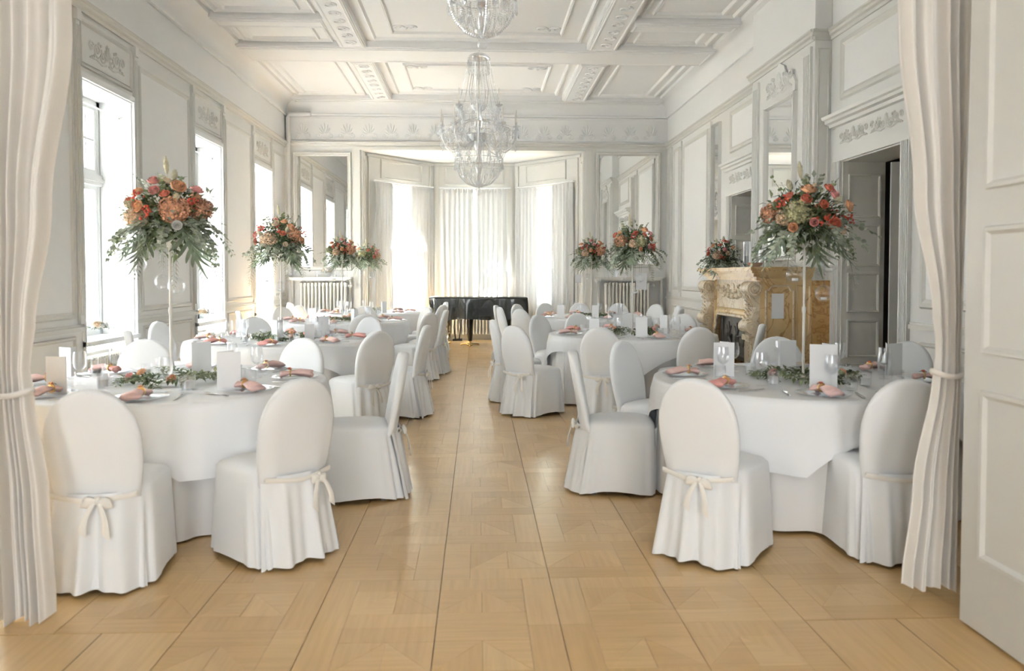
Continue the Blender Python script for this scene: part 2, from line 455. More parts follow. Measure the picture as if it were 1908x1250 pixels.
for m in (0, 1):
    mb = MB()
    for p in panel_pieces(m): piece_mesh(mb, p)
    panel_meshes[m] = mb.mesh('parquet_panel', 'parquet_oak')
ROW0 = 3.235
cells = []
for i in range(-8, 9):
    for j in range(0, 30):
        x, y = PX0 + i*PP, ROW0 + j*PP
        if x < L-0.45 or x+PP > R+0.5: continue
        if y > D-0.1 and not (-2.3 < x and x+PP < 2.4): continue
        cells.append((x, y, (i+j) % 2))
def foreground(c):
    x, y, m = c
    return y < 6.3 and -1.3 - 0.05*(y-3) < x < 1.5
near = [c for c in cells if foreground(c)][:42]
rest = sorted([c for c in cells if c not in near], key=lambda c: hypot(c[0]*0.9, c[1]))
for x, y, m in near:
    for me in plank_meshes[m]: link('plank', me, floor, (x, y, 0))
for x, y, m in rest[:280]: link('parquet_panel', panel_meshes[m], floor, (x, y, 0))
mb = MB()
for x, y, m in rest[280:]:
    for p in panel_pieces(m): piece_mesh(mb, p, x, y)
mb.build('parquet_panels_far', 'parquet_oak', floor, kind='stuff')
# threshold in the doorway: border boards and the boards of the anteroom
ys = [3.231, 2.728, 2.221, 1.714, 1.2, 0.6, 0.0, -0.8, -1.6, -2.6, -4.0]
for k, (y1, y0) in enumerate(zip(ys, ys[1:])):
    xs = [-3.3, -2.4, -1.50, -1.185, 1.35, 1.735, 2.6, 3.4] if k < 3 else [-3.3, -2.0, -1.0, 0.0, 1.0, 2.0, 3.4]
    for x0, x1 in zip(xs, xs[1:]):
        if k < 3 and x0 == -1.185:
            for i in range(5): link('parquet_panel', panel_meshes[(i+k) % 2], floor, (-1.185+i*PP, y0, 0))
            continue
        MB().box(x0+0.002, x1-0.002, y0+0.001, y1-0.001, -0.0115, 0).build('threshold_board', 'parquet_oak', floor)
for x in (-1.50, 1.735):
    MB().box(x-0.0018, x+0.0018, 2.0, 3.231, -0.0115, 0.0006).build('joint_strip', 'branch', floor)

# ================================================================== LEFT WALL
WIN = [(4.85, 6.0), (7.80, 8.95), (10.84, 11.99), (13.68, 14.80)]
SILL, WTOP = 0.79, 3.29
COR = 3.93
wl = holes_wall(FL, FY-0.3, D+0.3, 0, COR+0.05, -0.45, 0, [(a, b, -1, WTOP) for a, b in WIN]).build('wall_left', 'pale_grey_paint', label='left hall wall with tall windows and panelling', kind='structure')
MB().fbox(FL, FY-0.3, D+0.3, COR+0.05, CEIL+0.1, -0.45, -0.004).build('upper_wall', 'white_paint', wl)
def cornice(F, u0, u1, v, parent, name='cornice'):
    mb = MB()
    prof = [(0, 0), (0.02, 0.0), (0.025, 0.03), (0.05, 0.045), (0.055, 0.07), (0.075, 0.08), (0.075, 0.1), (0, 0.115)]
    rows = [[F(u, v+z, w) for w, z in prof] for u in (u0, u1)]
    mb.grid(rows, cap0=True, cap1=True)
    return mb.build(name, 'grey_paint', parent)
cornice(FL, FY, D-0.002, COR-0.02, wl)
def panel(F, u0, u1, v0, v1, parent, infill='white_paint', t=0.05, d=0.022, mt='grey_paint'):
    if infill: MB().fbox(F, u0+t*0.6, u1-t*0.6, v0+t*0.6, v1-t*0.6, -0.01, 0.004).build('wall_panel', infill, parent)
    MB().frame(F, u0, u1, v0, v1, t, 0.0, d).build('panel_moulding', mt, parent, smooth=40)
edges = [FY+0.05] + [x for w in WIN for x in w] + [D-0.02]
for a, b in zip(edges[0::2], edges[1::2]):
    if b-a < 0.25: continue
    m_ = 0.17
    panel(FL, a+m_, b-m_*0.9, 1.02, 3.74, wl, t=0.07)
    panel(FL, a+m_+0.03, b-m_, 0.24, 0.86, wl, infill='pale_grey_paint', t=0.045)
    MB().fbox(FL, a+0.01, b-0.01, 0.90, 0.94, 0, 0.03).fbox(FL, a+0.01, b-0.01, 0.94, 0.965, 0, 0.018).build('dado_rail', 'grey_paint', wl)
    for u in (a+0.03, b-0.10):
        mb = MB().fbox(FL, u, u+0.07, 0.97, 3.86, 0, 0.028)
        for k in range(3): mb.fbox(FL, u+0.012+0.02*k, u+0.020+0.02*k, 1.05, 3.76, 0.028, 0.036)
        mb.fbox(FL, u-0.008, u+0.078, 3.80, 3.90, 0, 0.045)
        mb.build('pilaster', 'pale_grey_paint', wl)
MB().fbox(FL, FY, D-0.01, 0.0, 0.14, 0.0, 0.0).build  # no-op
for a, b in zip(edges[0::2], edges[1::2]):
    MB().fbox(FL, a, b, 0.0, 0.15, 0, 0.025).build('baseboard', 'pale_grey_paint', wl)
for wi, (a, b) in enumerate(WIN):
    wn = empty('window_%d' % (wi+1), FL((a+b)/2, 0, 0), label='tall white casement window in the left wall, %s' % ['hidden by the curtain', 'nearest to the camera', 'the middle one in view', 'nearest to the bay'][wi], kind='structure')
    inv = Matrix.Translation(-Vector(wn.location))
    def add(mb, name, m, parent=wn, smooth=None):
        o = mb.build(name, m, wn, smooth); o.matrix_parent_inverse = inv; return o
    add(MB().fbox(FL, a-0.02, b+0.02, SILL-0.045, SILL, -0.40, 0.05), 'window_sill', 'window_white')
    add(MB().fbox(FL, a, b, 0.0, SILL-0.16, -0.44, -0.26), 'apron', 'grey_paint')
    w0, w1 = -0.40, -0.345
    fr = MB()
    fr.fbox(FL, a, a+0.06, SILL, WTOP, w0, w1).fbox(FL, b-0.06, b, SILL, WTOP, w0, w1)
    fr.fbox(FL, a, b, WTOP-0.06, WTOP, w0, w1).fbox(FL, a, b, SILL, SILL+0.06, w0, w1)
    add(fr, 'window_frame', 'window_white')
    add(MB().fbox(FL, a, b, 2.38, 2.50, w0, w1+0.03).fbox(FL, a, b, 2.42, 2.455, w0, w1+0.05), 'transom', 'window_white')
    mid = (a+b)/2
    add(MB().fbox(FL, mid-0.045, mid+0.045, SILL, WTOP, w0, w1+0.015), 'mullion', 'window_white')
    for s0, s1 in ((a+0.06, mid-0.045), (mid+0.045, b-0.06)):
        for v0, v1, nu, nv in ((SILL+0.06, 2.38, 1, 1), (2.50, WTOP-0.06, 2, 2)):
            sa = MB(); t = 0.05
            sa.fbox(FL, s0, s0+t, v0, v1, w0+0.01, w1-0.008).fbox(FL, s1-t, s1, v0, v1, w0+0.01, w1-0.008)
            sa.fbox(FL, s0+t, s1-t, v0, v0+t, w0+0.01, w1-0.008).fbox(FL, s0+t, s1-t, v1-t, v1, w0+0.01, w1-0.008)
            add(sa, 'sash', 'window_white')
            iu, iv = (s1-s0-2*t)/nu, (v1-v0-2*t)/nv
            if nu > 1:
                add(MB().fbox(FL, s0+t+iu-0.011, s0+t+iu+0.011, v0+t, v1-t, w0+0.012, w1-0.01), 'glazing_bar', 'window_white')
                add(MB().fbox(FL, s0+t, s1-t, v0+t+iv-0.011, v0+t+iv+0.011, w0+0.012, w1-0.012), 'glazing_bar', 'window_white')
            for p in range(nu):
                for q in range(nv):
                    add(MB().fbox(FL, s0+t+p*iu, s0+t+(p+1)*iu, v0+t+q*iv, v0+t+(q+1)*iv, w0+0.025, w0+0.029), 'pane', 'window_glass')
    hd = MB().ball(FL(mid+0.03, 1.55, w1+0.02), 0.014, 6, 4).tube([FL(mid+0.03, 1.55, w1+0.03), FL(mid+0.03, 1.47, w1+0.035)], 0.006, 6)
    add(hd, 'handle', 'brass')
    cs = MB()
    for w_ in ((a-0.02, a+0.0), (b, b+0.02)): cs.fbox(FL, w_[0], w_[1], 0.1, WTOP, 0, 0.03)
    cs.fbox(FL, a-0.02, b+0.02, WTOP, WTOP+0.06, 0, 0.03)
    add(cs, 'casing', 'window_white')
    add(MB().fbox(FL, a+0.002, a+0.01, SILL, WTOP, -0.34, -0.002).fbox(FL, b-0.01, b-0.002, SILL, WTOP, -0.34, -0.002).fbox(FL, a+0.01, b-0.01, WTOP-0.01, WTOP-0.002, -0.34, -0.002), 'reveal_lining', 'window_white')
    # plaster ornament panel above
    MB().fbox(FL, a+0.05, b-0.05, 3.45, 3.80, 0, 0.008).build('ornament_panel', 'pale_grey_paint', wl)
    MB().frame(FL, a, b, 3.40, 3.85, 0.045, 0, 0.022).build('panel_moulding', 'grey_paint', wl, smooth=40)
    scrollwork(FL, a+0.16, b-0.16, 3.47, 3.78, 0.010, 0.010).build('scroll_ornament', 'grey_paint', wl, smooth=60)
    # radiator grille under the sill
    portal(FL(mid, (SILL+WTOP)/2, -0.43), (1, 0, 0), WTOP-SILL, b-a)
    if wi:
        rod = MB().tube([FL(a+0.03, WTOP-0.17, -0.12), FL(b-0.03, WTOP-0.17, -0.12)], 0.009, 8).ball(FL(a+0.03, WTOP-0.17, -0.12), 0.018, 8, 6).ball(FL(b-0.03, WTOP-0.17, -0.12), 0.018, 8, 6)
        for u in (a+0.012, b-0.012): rod.tube([FL(u, WTOP-0.17, -0.12), FL(u, WTOP-0.17, -0.3)], 0.006, 6)
        rod.build('curtain_rod', 'steel', label='thin metal curtain rod across the top of the %s left window' % ['', 'nearest', 'middle', 'farthest'][wi], cat='curtain rod', group='rods in the left windows')

def radiator(name, F, u0, u1, v0, v1, w0, w1, n, label, group='cast radiators'):
    e = empty(name, F((u0+u1)/2, 0, (w0+w1)/2), label=label, cat='radiator', group=group)
    inv = Matrix.Translation(-Vector(e.location)); st = (u1-u0)/n
    for k in range(n):
        u = u0+st*(k+0.5); mb = MB(); r = st*0.36
        wm = (w0+w1)/2; dw = (w1-w0)*0.5-r
        for w in (wm-dw, wm+dw):
            mb.tube([F(u, v0+0.03, w), F(u, v0+0.09, w), F(u, v1-0.07, w), F(u, v1-0.02, w)], [r*1.2, r*0.85, r*0.85, r*1.2], 8)
        mb.fbox(F, u-r*1.1, u+r*1.1, v1-0.055, v1-0.02, wm-dw, wm+dw)
        mb.fbox(F, u-r*1.1, u+r*1.1, v0+0.03, v0+0.075, wm-dw, wm+dw)
        mb.tube([F(u, v1-0.02, wm-dw), F(u, v1, wm), F(u, v1-0.02, wm+dw)], r*1.15, 8)
        o = mb.build('radiator_section', 'radiator_paint', e, smooth=50); o.matrix_parent_inverse = inv
    for u in (u0+st*0.5, u1-st*0.5):
        o = MB().fbox(F, u-0.02, u+0.02, 0.0, v0+0.06, (w0+w1)/2-0.05, (w0+w1)/2+0.05).build('foot', 'radiator_paint', e); o.matrix_parent_inverse = inv
    o = MB().tube([F(u0+0.02, v1-0.05, (w0+w1)/2), F(u1+0.06, v1-0.05, (w0+w1)/2)], 0.016, 8).ball(F(u1+0.08, v1-0.05, (w0+w1)/2), 0.03, 8, 6).build('valve', 'pipe_paint', e, smooth=60); o.matrix_parent_inverse = inv
    return e
for wi, (a, b) in enumerate(WIN):
    if wi: radiator('radiator', FL, a+0.12, b-0.16, 0.08, 0.60, -0.22, -0.06, 16, 'ribbed radiator in the niche under the %s left window' % ['', 'nearest', 'middle', 'farthest'][wi])

# ================================================================== RIGHT WALL
DOORS = [(7.03, 8.235), (10.75, 11.90)]
DTOP = 2.61
wr = holes_wall(FR_, FY-0.3, D+0.3, 0, COR+0.05, -0.45, 0, [(a, b, -1, DTOP) for a, b in DOORS]).build('wall_right', 'pale_grey_paint', label='right hall wall with doors, chimney breast and panelling', kind='structure')
MB().fbox(FR_, FY-0.3, D+0.3, COR+0.05, CEIL+0.1, -0.45, -0.004).build('upper_wall', 'white_paint', wr)
BRY0, BRY1, BRW = 8.53, 10.47, 0.18
MB().fbox(FR_, BRY0, BRY1, 0, CEIL+0.05, -0.01, BRW).build('chimney_breast', 'pale_grey_paint', wr)
MB().fbox(FR_, BRY0-0.003, BRY1+0.003, COR+0.10, CEIL, 0.0, BRW+0.004).build('chimney_top', 'white_paint', wr)
cornice(FR_, FY, BRY0, COR, wr); cornice(FR_, BRY1, D-0.002, COR, wr)
FRB = Fr((R-BRW, 0, 0), (0, 1, 0), (-1, 0, 0))
cornice(FRB, BRY0-0.05, BRY1+0.05, COR, wr)
cornice(Fr((0, BRY0, 0), (1, 0, 0), (0, -1, 0)), R-BRW-0.05, R, COR, wr)
for (a, b) in DOORS:
    # casing, entablature and overdoor panel
    mb = MB()
    for u in (a-0.15, b):
        mb.fbox(FR_, u, u+0.15, 0, DTOP+0.12, 0, 0.035)
        for k in range(4): mb.fbox(FR_, u+0.02+0.03*k, u+0.032+0.03*k, 0.25, DTOP, 0.035, 0.044)
    mb.fbox(FR_, a, b, DTOP, DTOP+0.12, 0, 0.035)
    mb.build('door_casing', 'pale_grey_paint', wr)
    MB().fbox(FR_, a-0.13, b+0.13, DTOP+0.12, DTOP+0.36, 0, 0.02).build('frieze_board', 'pale_grey_paint', wr)
    scrollwork(FR_, a-0.05, (a+b)/2, DTOP+0.14, DTOP+0.34, 0.024, 0.008).build('scroll_ornament', 'grey_paint', wr, smooth=60)
    scrollwork(FR_, (a+b)/2, b+0.05, DTOP+0.14, DTOP+0.34, 0.024, 0.008).build('scroll_ornament', 'grey_paint', wr, smooth=60)
    prof = [(0, 0.36), (0.05, 0.37), (0.06, 0.40), (0.10, 0.41), (0.10, 0.44), (0.13, 0.45), (0.14, 0.48), (0, 0.50)]
    MB().grid([[FR_(u, DTOP+z, w) for w, z in prof] for u in (a-0.22, b+0.22)], cap0=True, cap1=True).build('entablature', 'pale_grey_paint', wr)
    panel(FR_, a-0.10, b+0.06, 3.24, 3.87, wr, t=0.09)
    # deep reveals, panelled
for (a, b), nm in zip(DOORS, ('near', 'far')):
    for u, sg in ((b, -1), (a, 1)):
        FV = Fr((R, u, 0), (1, 0, 0), (0, sg, 0))
        mb = MB().fbox(FV, 0.0, 0.45, 0, DTOP, 0, 0.012)
        mb.build('door_reveal', 'door_paint', wr)
        for v0, v1 in ((0.18, 0.62), (0.70, 1.14), (1.24, 1.74), (1.84, 2.50)) if False else ((0.12, 0.50), (0.57, 0.96), (1.04, 1.45), (1.52, 1.95), (2.02, 2.47)):
            MB().frame(FV, 0.06, 0.40, v0, v1, 0.025, 0.012, 0.030).build('panel_moulding', 'door_paint', wr, smooth=40)
    MB().fbox(FR_, a, b, DTOP-0.012, DTOP, -0.45, 0).build('door_reveal', 'door_paint', wr)
# dark neighbouring rooms behind the two doors
for k, (a, b) in enumerate(DOORS):
    mb = MB()
    x0, x1, y0, y1, h = R+0.45, R+3.2, a-1.1, b+0.9, 3.0
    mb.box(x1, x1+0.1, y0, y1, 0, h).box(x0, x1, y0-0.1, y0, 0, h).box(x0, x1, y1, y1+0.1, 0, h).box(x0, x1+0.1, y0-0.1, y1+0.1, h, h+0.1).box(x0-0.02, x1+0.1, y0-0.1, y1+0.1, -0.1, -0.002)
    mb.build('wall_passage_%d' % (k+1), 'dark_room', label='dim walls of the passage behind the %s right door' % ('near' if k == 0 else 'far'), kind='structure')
def glazed_leaf(name, p0, ang, wid, h, label):
    e = empty(name, (p0[0], p0[1], 0.01), ang, label=label, kind='structure')
    F = Fr((0, 0, 0), (1, 0, 0), (0, -1, 0))
    mb = MB(); t = 0.1
    mb.fbox(F, 0, t, 0, h, -0.022, 0.022).fbox(F, wid-t, wid, 0, h, -0.022, 0.022).fbox(F, t, wid-t, 0, 0.75, -0.022, 0.022).fbox(F, t, wid-t, h-t, h, -0.022, 0.022)
    mb.build('leaf_frame', 'leaf_paint', e)
    n = 3; st = (h-t-0.75)/n
    for k in range(n):
        if k: MB().fbox(F, t, wid-t, 0.75+k*st-0.015, 0.75+k*st+0.015, -0.02, 0.02).build('glazing_bar', 'leaf_paint', e)
        MB().fbox(F, t, wid-t, 0.75+k*st+0.015, 0.75+(k+1)*st-0.015, -0.003, 0.003).build('pane', 'window_glass', e)
    MB().tube([F(wid-0.05, 1.05, 0.022), F(wid-0.05, 1.05, 0.06), F(wid-0.15, 1.05, 0.06)], 0.01, 8).build('handle', 'brass', e, smooth=60)
    return e
glazed_leaf('door_1', (R+0.37, 7.96), radians(-14), 0.56, 2.55, 'half-open glazed inner door leaf in the right doorway')
glazed_leaf('door_2', (R+0.47, 10.85), radians(4), 0.55, 2.55, 'inner door leaf in the far right doorway')
# wall panels of the right side
for (u0, u1) in ((FY+0.25, 5.0), (5.15, 6.72)):
    panel(FR_, u0, u1, 1.14, 3.83, wr, t=0.09); panel(FR_, u0+0.02, u1-0.02, 0.24, 0.86, wr, infill='pale_grey_paint', t=0.045)
panel(FR_, 13.12, 14.72, 1.14, 3.83, wr, t=0.09); panel(FR_, 14.98, 15.40, 1.14, 3.83, wr, t=0.07)
panel(FR_, 13.12, 14.72, 0.26, 0.86, wr, infill='pale_grey_paint', t=0.05); panel(FR_, 14.98, 15.40, 0.26, 0.86, wr, infill='pale_grey_paint', t=0.05)
for u0, u1 in ((FY, 6.86), (12.07, D-0.02)):
    MB().fbox(FR_, u0, u1, 0.96, 1.0, 0, 0.03).fbox(FR_, u0, u1, 1.0, 1.02, 0, 0.018).build('dado_rail', 'grey_paint', wr)
    MB().fbox(FR_, u0, u1, 0, 0.15, 0, 0.025).build('baseboard', 'pale_grey_paint', wr)
for u in (12.92, 14.80, 15.52):
    mb = MB().fbox(FR_, u, u+0.11, 1.02, 3.90, 0, 0.03)
    for k in range(3): mb.fbox(FR_, u+0.02+0.03*k, u+0.03+0.03*k, 1.1, 3.8, 0.03, 0.04)
    mb.build('pilaster', 'pale_grey_paint', wr)
# pilasters of the breast
for u in (BRY0+0.06, BRY1-0.26):
    mb = MB().fbox(FRB, u, u+0.2, 1.56, 3.88, 0, 0.03)
    for k in range(4): mb.fbox(FRB, u+0.03+0.04*k, u+0.045+0.04*k, 1.66, 3.80, 0.03, 0.04)
    mb.build('pilaster', 'pale_grey_paint', wr)
panel(Fr((R-BRW, BRY0, 0), (1, 0, 0), (0, -1, 0)), 0.03, BRW-0.02, 1.6, 3.85, wr, infill=None, t=0.02, d=0.01)

# ================================================================== BACK WALL AND BAY
BX0, BX1, BTOP = -2.30, 2.15, 3.88
wb = holes_wall(FB, L-0.45, R+0.45, 0, CEIL+0.1, -0.32, 0, [(BX0, BX1, -1, BTOP)]).build('wall_back', 'pale_grey_paint', label='end wall of the hall around the bay opening', kind='structure')
MB().fbox(FB, L, R, COR+0.1, CEIL, 0, 0.004).build('upper_wall', 'white_paint', wb)
cornice(FB, L, R, COR, wb)
def beam_profile():
    pass
mb = MB().fbox(FB, BX0-0.14, BX0, 0, BTOP+0.02, 0, 0.035).fbox(FB, BX1, BX1+0.14, 0, BTOP+0.02, 0, 0.035).fbox(FB, BX0-0.14, BX1+0.14, BTOP, BTOP+0.06, 0, 0.04)
mb.build('bay_casing', 'grey_paint', wb)
# plaster frieze on the end wall: a row of palmettes
def palmette():
    F = Fr((0, 0, 0), (1, 0, 0), (0, -1, 0)); mb = MB()
    for k in range(7):
        a = pi*(0.08+0.84*k/6); r = 0.15+0.05*sin(pi*k/6)
        mb.tube([F(cos(a)*0.03, 0.06+sin(a)*0.03, 0), F(cos(a)*r*0.6, 0.06+sin(a)*r*0.75, 0.008), F(cos(a)*r*0.82, 0.06+sin(a)*r*1.15, 0)], [0.008, 0.016, 0.006], 6)
    for sg in (-1, 1): mb.tube(spiral(F, sg*0.12, 0.04, 0.055, 1.4, sg, 0.004, pi), 0.009, 5)
    return mb.mesh('palmette', 'white_paint', 60)
pm = palmette()
for k in range(17):
    link('palmette', pm, wb, (L+0.32+k*0.43, D-0.006, COR+0.18))
mb = MB()
for v in (COR+0.14, COR+0.56): mb.fbox(FB, L, R, v, v+0.03, 0, 0.02)
mb.build('frieze_band', 'white_paint', wb)
pa, pb, pc, pd = Vector((BX0+0.06, 16.32, 0)), Vector((-0.97, 17.8, 0)), Vector((0.83, 17.8, 0)), Vector((BX1-0.06, 16.32, 0))
BAYH = 3.884
def bay_wall(idx, p, q, name, label, wu0, wu1):
    ud = (q-p); ln = ud.length; ud.normalize(); nd = Vector((ud.y, -ud.x, 0))   # into the room
    F = Fr(p, ud, nd)
    w = holes_wall(F, -0.05, ln+0.05, 0, BAYH, -0.40, 0, [(wu0, wu1, 0.72, 3.30)]).build(name, 'grey_paint', label=label, kind='structure')
    panel(F, wu0-0.02, wu1+0.02, 3.40, 3.80, w, infill=None, t=0.04)
    MB().fbox(F, 0, ln, BAYH-0.07, BAYH-0.02, 0, 0.03).build('picture_rail', 'grey_paint', w)
    MB().fbox(F, 0.0, ln, 0, 0.16, 0, 0.025).build('baseboard', 'pale_grey_paint', w)
    for u in (0.06, ln-0.12): MB().fbox(F, u, u+0.06, 0.2, 3.80, 0, 0.03).build('pilaster', 'grey_paint', w)
    wn = empty('window_%d' % (5+idx), F((wu0+wu1)/2, 0, 0), label='arched bay window, %s' % ['left facet', 'centre', 'right facet'][idx], kind='structure')
    inv = Matrix.Translation(-Vector(wn.location))
    def add(mb, nm, m, smooth=None):
        o = mb.build(nm, m, wn, smooth); o.matrix_parent_inverse = inv
    wm = (wu0+wu1)/2; hw = (wu1-wu0)/2; spring = 3.24-hw*0.95
    # arched head: spandrel plate with a round cut-out
    n = 16; top = 3.30
    arc = [(wm - (hw-0.08)*cos(pi*k/n), spring + (hw-0.08)*0.95*sin(pi*k/n)) for k in range(n+1)]
    for w0, w1 in ((-0.34, -0.27),):
        mb = MB()
        fr = [[F(u, v, w1) for u, v in arc], [F(wu0 + (wu1-wu0)*k/n, top, w1) for k in range(n+1)]]
        bk = [[F(u, v, w0) for u, v in arc], [F(wu0 + (wu1-wu0)*k/n, top, w0) for k in range(n+1)]]
        mb.grid(fr).grid(bk[::-1]).grid([bk[0], fr[0]])
        for u0, u1 in ((wu0, wu0+0.08), (wu1-0.08, wu1)): mb.fbox(F, u0, u1, 0.72, spring, w0, w1)
        mb.quad(F(wu0, spring, w1), F(arc[0][0], spring, w1), F(wu0, top, w1), F(wu0, top, w1))
        mb.quad(F(wu1, spring, w1), F(arc[-1][0], spring, w1), F(wu1, top, w1), F(wu1, top, w1))
        mb.fbox(F, wu0, wu1, 0.72, 0.82, w0, w1)
        add(mb, 'arched_frame', 'window_white')
    add(MB().fbox(F, wu0+0.08, wu1-0.08, 2.52, 2.62, -0.335, -0.26), 'transom', 'window_white')
    add(MB().fbox(F, wm-0.035, wm+0.035, 0.82, spring+hw*0.8, -0.335, -0.28), 'mullion', 'window_white')
    for u0, u1 in ((wu0+0.08, wm-0.035), (wm+0.035, wu1-0.08)):
        sa = MB().fbox(F, u0, u0+0.045, 0.82, 2.52, -0.33, -0.29).fbox(F, u1-0.045, u1, 0.82, 2.52, -0.33, -0.29).fbox(F, u0, u1, 0.82, 0.88, -0.33, -0.29).fbox(F, u0, u1, 2.47, 2.52, -0.33, -0.29)
        add(sa, 'sash', 'window_white')
        add(MB().fbox(F, u0+0.045, u1-0.045, 0.88, 2.47, -0.312, -0.308), 'pane', 'window_glass')
        add(MB().fbox(F, u0, u1, 2.62, spring+hw*0.85, -0.312, -0.308), 'pane', 'window_glass')
    add(MB().fbox(F, wu0-0.03, wu1+0.03, 0.68, 0.72, -0.36, 0.06), 'window_sill', 'window_white')
    portal(F(wm, 2.0, -0.42), nd, 2.5, wu1-wu0)
    return F, ln
lnA = (pb-pa).length
F1, l1 = bay_wall(0, pa, pb, 'wall_bay_left', 'left facet of the bay', 0.42, lnA-0.36)
F2, l2 = bay_wall(1, pb, pc, 'wall_bay_centre', 'centre facet of the bay', 0.27, (pc-pb).length-0.26)
F3, l3 = bay_wall(2, pc, pd, 'wall_bay_right', 'right facet of the bay', 0.36, (pd-pc).length-0.42)
MB().prism([(BX0-0.1, D+0.318, BAYH), (BX1+0.1, D+0.318, BAYH), (BX1+0.3, 16.4, BAYH), (1.2, 18.3, BAYH), (-1.3, 18.3, BAYH), (BX0-0.3, 16.4, BAYH)], (0, 0, 0.12)).build('ceiling_bay', 'ceiling_paint', label='white ceiling of the bay', kind='structure')
# reveals of the bay opening
for x0, x1 in ((BX0-0.02, BX0+0.05), (BX1-0.05, BX1+0.02)):
    MB().box(x0, x1, D+0.01, 16.36, 0, BAYH).build('bay_reveal', 'grey_paint', wb)
for X, sg in ((BX0+0.05, 1), (BX1-0.05, -1)):
    F = Fr((X, D, 0), (0, 1, 0), (sg, 0, 0))
    for v0, v1 in ((0.3, 1.4), (1.6, 3.7)): MB().frame(F, 0.05, 0.29, v0, v1, 0.03, 0, 0.015).build('panel_moulding', 'grey_paint', wb)

# ================================================================== CEILING
ceil = MB().box(L-0.45, R+0.45, FY-0.3, D+0.3, CEIL, CEIL+0.12).build('ceiling', 'ceiling_paint', label='white coffered plaster ceiling of the hall', kind='structure')
def cove(F, u0, u1, name='cove'):
    prof = [(0.0, CEIL-0.34), (0.035, CEIL-0.335), (0.04, CEIL-0.30), (0.02, CEIL-0.29)]
    for k in range(7):
        a = pi/2*k/6; prof.append((0.02+0.17*(1-cos(a)), CEIL-0.27+0.2*sin(a)))
    prof += [(0.22, CEIL-0.06), (0.25, CEIL-0.05), (0.26, CEIL)]
    MB().grid([[F(u, z, w) for w, z in prof] for u in (u0, u1)]).build(name, 'ceiling_paint', ceil, smooth=35)
cove(FL, FY, D); cove(FR_, FY, D); cove(FB, L, R)
cove(Fr((0, FY, 0), (1, 0, 0), (0, 1, 0)), L, R)
BZ = 4.76
def beam(x0, x1, y0, y1):
    mb = MB().box(x0, x1, y0, y1, BZ+0.02, CEIL+0.01)
    mb.box(x0+0.02, x1-0.02, y0+0.02, y1-0.02, BZ, BZ+0.03)
    o = mb.build('ceiling_beam', 'ceiling_paint', ceil)
    Fc = lambda u, v, w: Vector((u, v, BZ - w))
    t = 0.035
    MB().frame(Fc, x0+0.035, x1-0.035, y0+0.06, y1-0.06, t, 0, 0.012).build('beam_moulding', 'ceiling_paint', o, smooth=40)
    return o
XB = [(-2.02, -1.63), (1.63, 2.08)]
CR = [(3.4, 4.2), (7.9, 8.6), (12.05, 12.85), (15.55, 15.85)]
for x0, x1 in XB:
    for (a, b), (c, d) in zip(CR, CR[1:]): beam(x0, x1, b, c)
for a, b in CR: beam(L+0.2, R-0.2, a, b)
for a, b in ((10.75, 11.12),):
    beam(-3.5, -2.02, a, b); beam(2.08, 3.54, a, b)
Fc0 = lambda u, v, w: Vector((u, v, CEIL - w))
def coffer(x0, x1, y0, y1, inner=0.0):
    MB().frame(Fc0, x0, x1, y0, y1, 0.06, 0, 0.035).build('coffer_moulding', 'ceiling_paint', ceil, smooth=40)
    if inner: MB().frame(Fc0, x0+inner, x1-inner, y0+inner, y1-inner, 0.045, 0, 0.03).build('coffer_moulding', 'ceiling_paint', ceil, smooth=40)
for a, b in ((4.2, 7.9), (8.6, 12.05), (12.85, 15.55)):
    coffer(-1.52, 1.52, a+0.14, b-0.14, 0.30)
for a, b in ((4.2, 7.9), (8.6, 10.75), (11.12, 12.05), (12.85, 15.55)):
    coffer(-3.28, -2.28, a+0.12, b-0.12, 0.0); coffer(2.30, 3.26, a+0.12, b-0.12, 0.0)
    coffer(-3.42, -2.10, a+0.02, b-0.02); coffer(2.16, 3.44, a+0.02, b-0.02)
# plaster relief scrolls on the beam soffits (rinceaux) and coffer corners
for x in (-1.825, 1.855):
    for k in range(22):
        y = 8.85 + k*0.32 + (0.7 if k > 9 else 0.0)
        if 12.0 < y < 12.95 or y > 15.4: continue
        F = lambda u, v, w, x=x, y=y: Vector((x+v, y+u, BZ-w))
        MB().tube(spiral(F, 0, 0, 0.10, 1.5, 1 if k % 2 else -1, 0.004, 0.3), 0.012, 5).build('plaster_scroll', 'ceiling_paint', ceil, smooth=60)
for cx_ in (-1.0, 1.0):
    for cy_ in (11.35, 13.5, 15.0):
        F = lambda u, v, w, a=cx_, b=cy_: Vector((a+u, b+v, CEIL-w))
        mb = MB()
        for s1 in (-1, 1):
            mb.tube(spiral(F, s1*0.1, 0, 0.085, 1.5, s1, 0.006, pi), 0.012, 5)
        mb.ball(F(0, 0.03, 0.01), 0.03, 8, 5)
        mb.build('plaster_scroll', 'ceiling_paint', ceil, smooth=60)

# ================================================================== DOORWAY WALL AND ANTEROOM
OX0, OX1, OTOP = -2.10, 2.14, 3.45
FF = Fr((0, FY, 0), (1, 0, 0), (0, 1, 0))
wf = holes_wall(FF, L-0.45, R+0.45, 0, CEIL+0.1, -0.28, 0, [(OX0, OX1, -1, OTOP)]).build('wall_front', 'pale_grey_paint', label='wall around the wide doorway the photo is taken through', kind='structure')
cornice(FF, L, R, COR, wf)
ante = MB()
AX, AY0, AH = 3.3, -4.0, 3.9
aw = MB().box(-AX-0.1, -AX, AY0, FY-0.28, 0, AH).build('wall_anteroom_left', 'pale_grey_paint', label='left wall of the anteroom', kind='structure')
MB().box(AX, AX+0.1, AY0, FY-0.28, 0, AH).build('wall_anteroom_right', 'pale_grey_paint', label='right wall of the anteroom', kind='structure')
FA = Fr((0, AY0, 0), (1, 0, 0), (0, 1, 0))
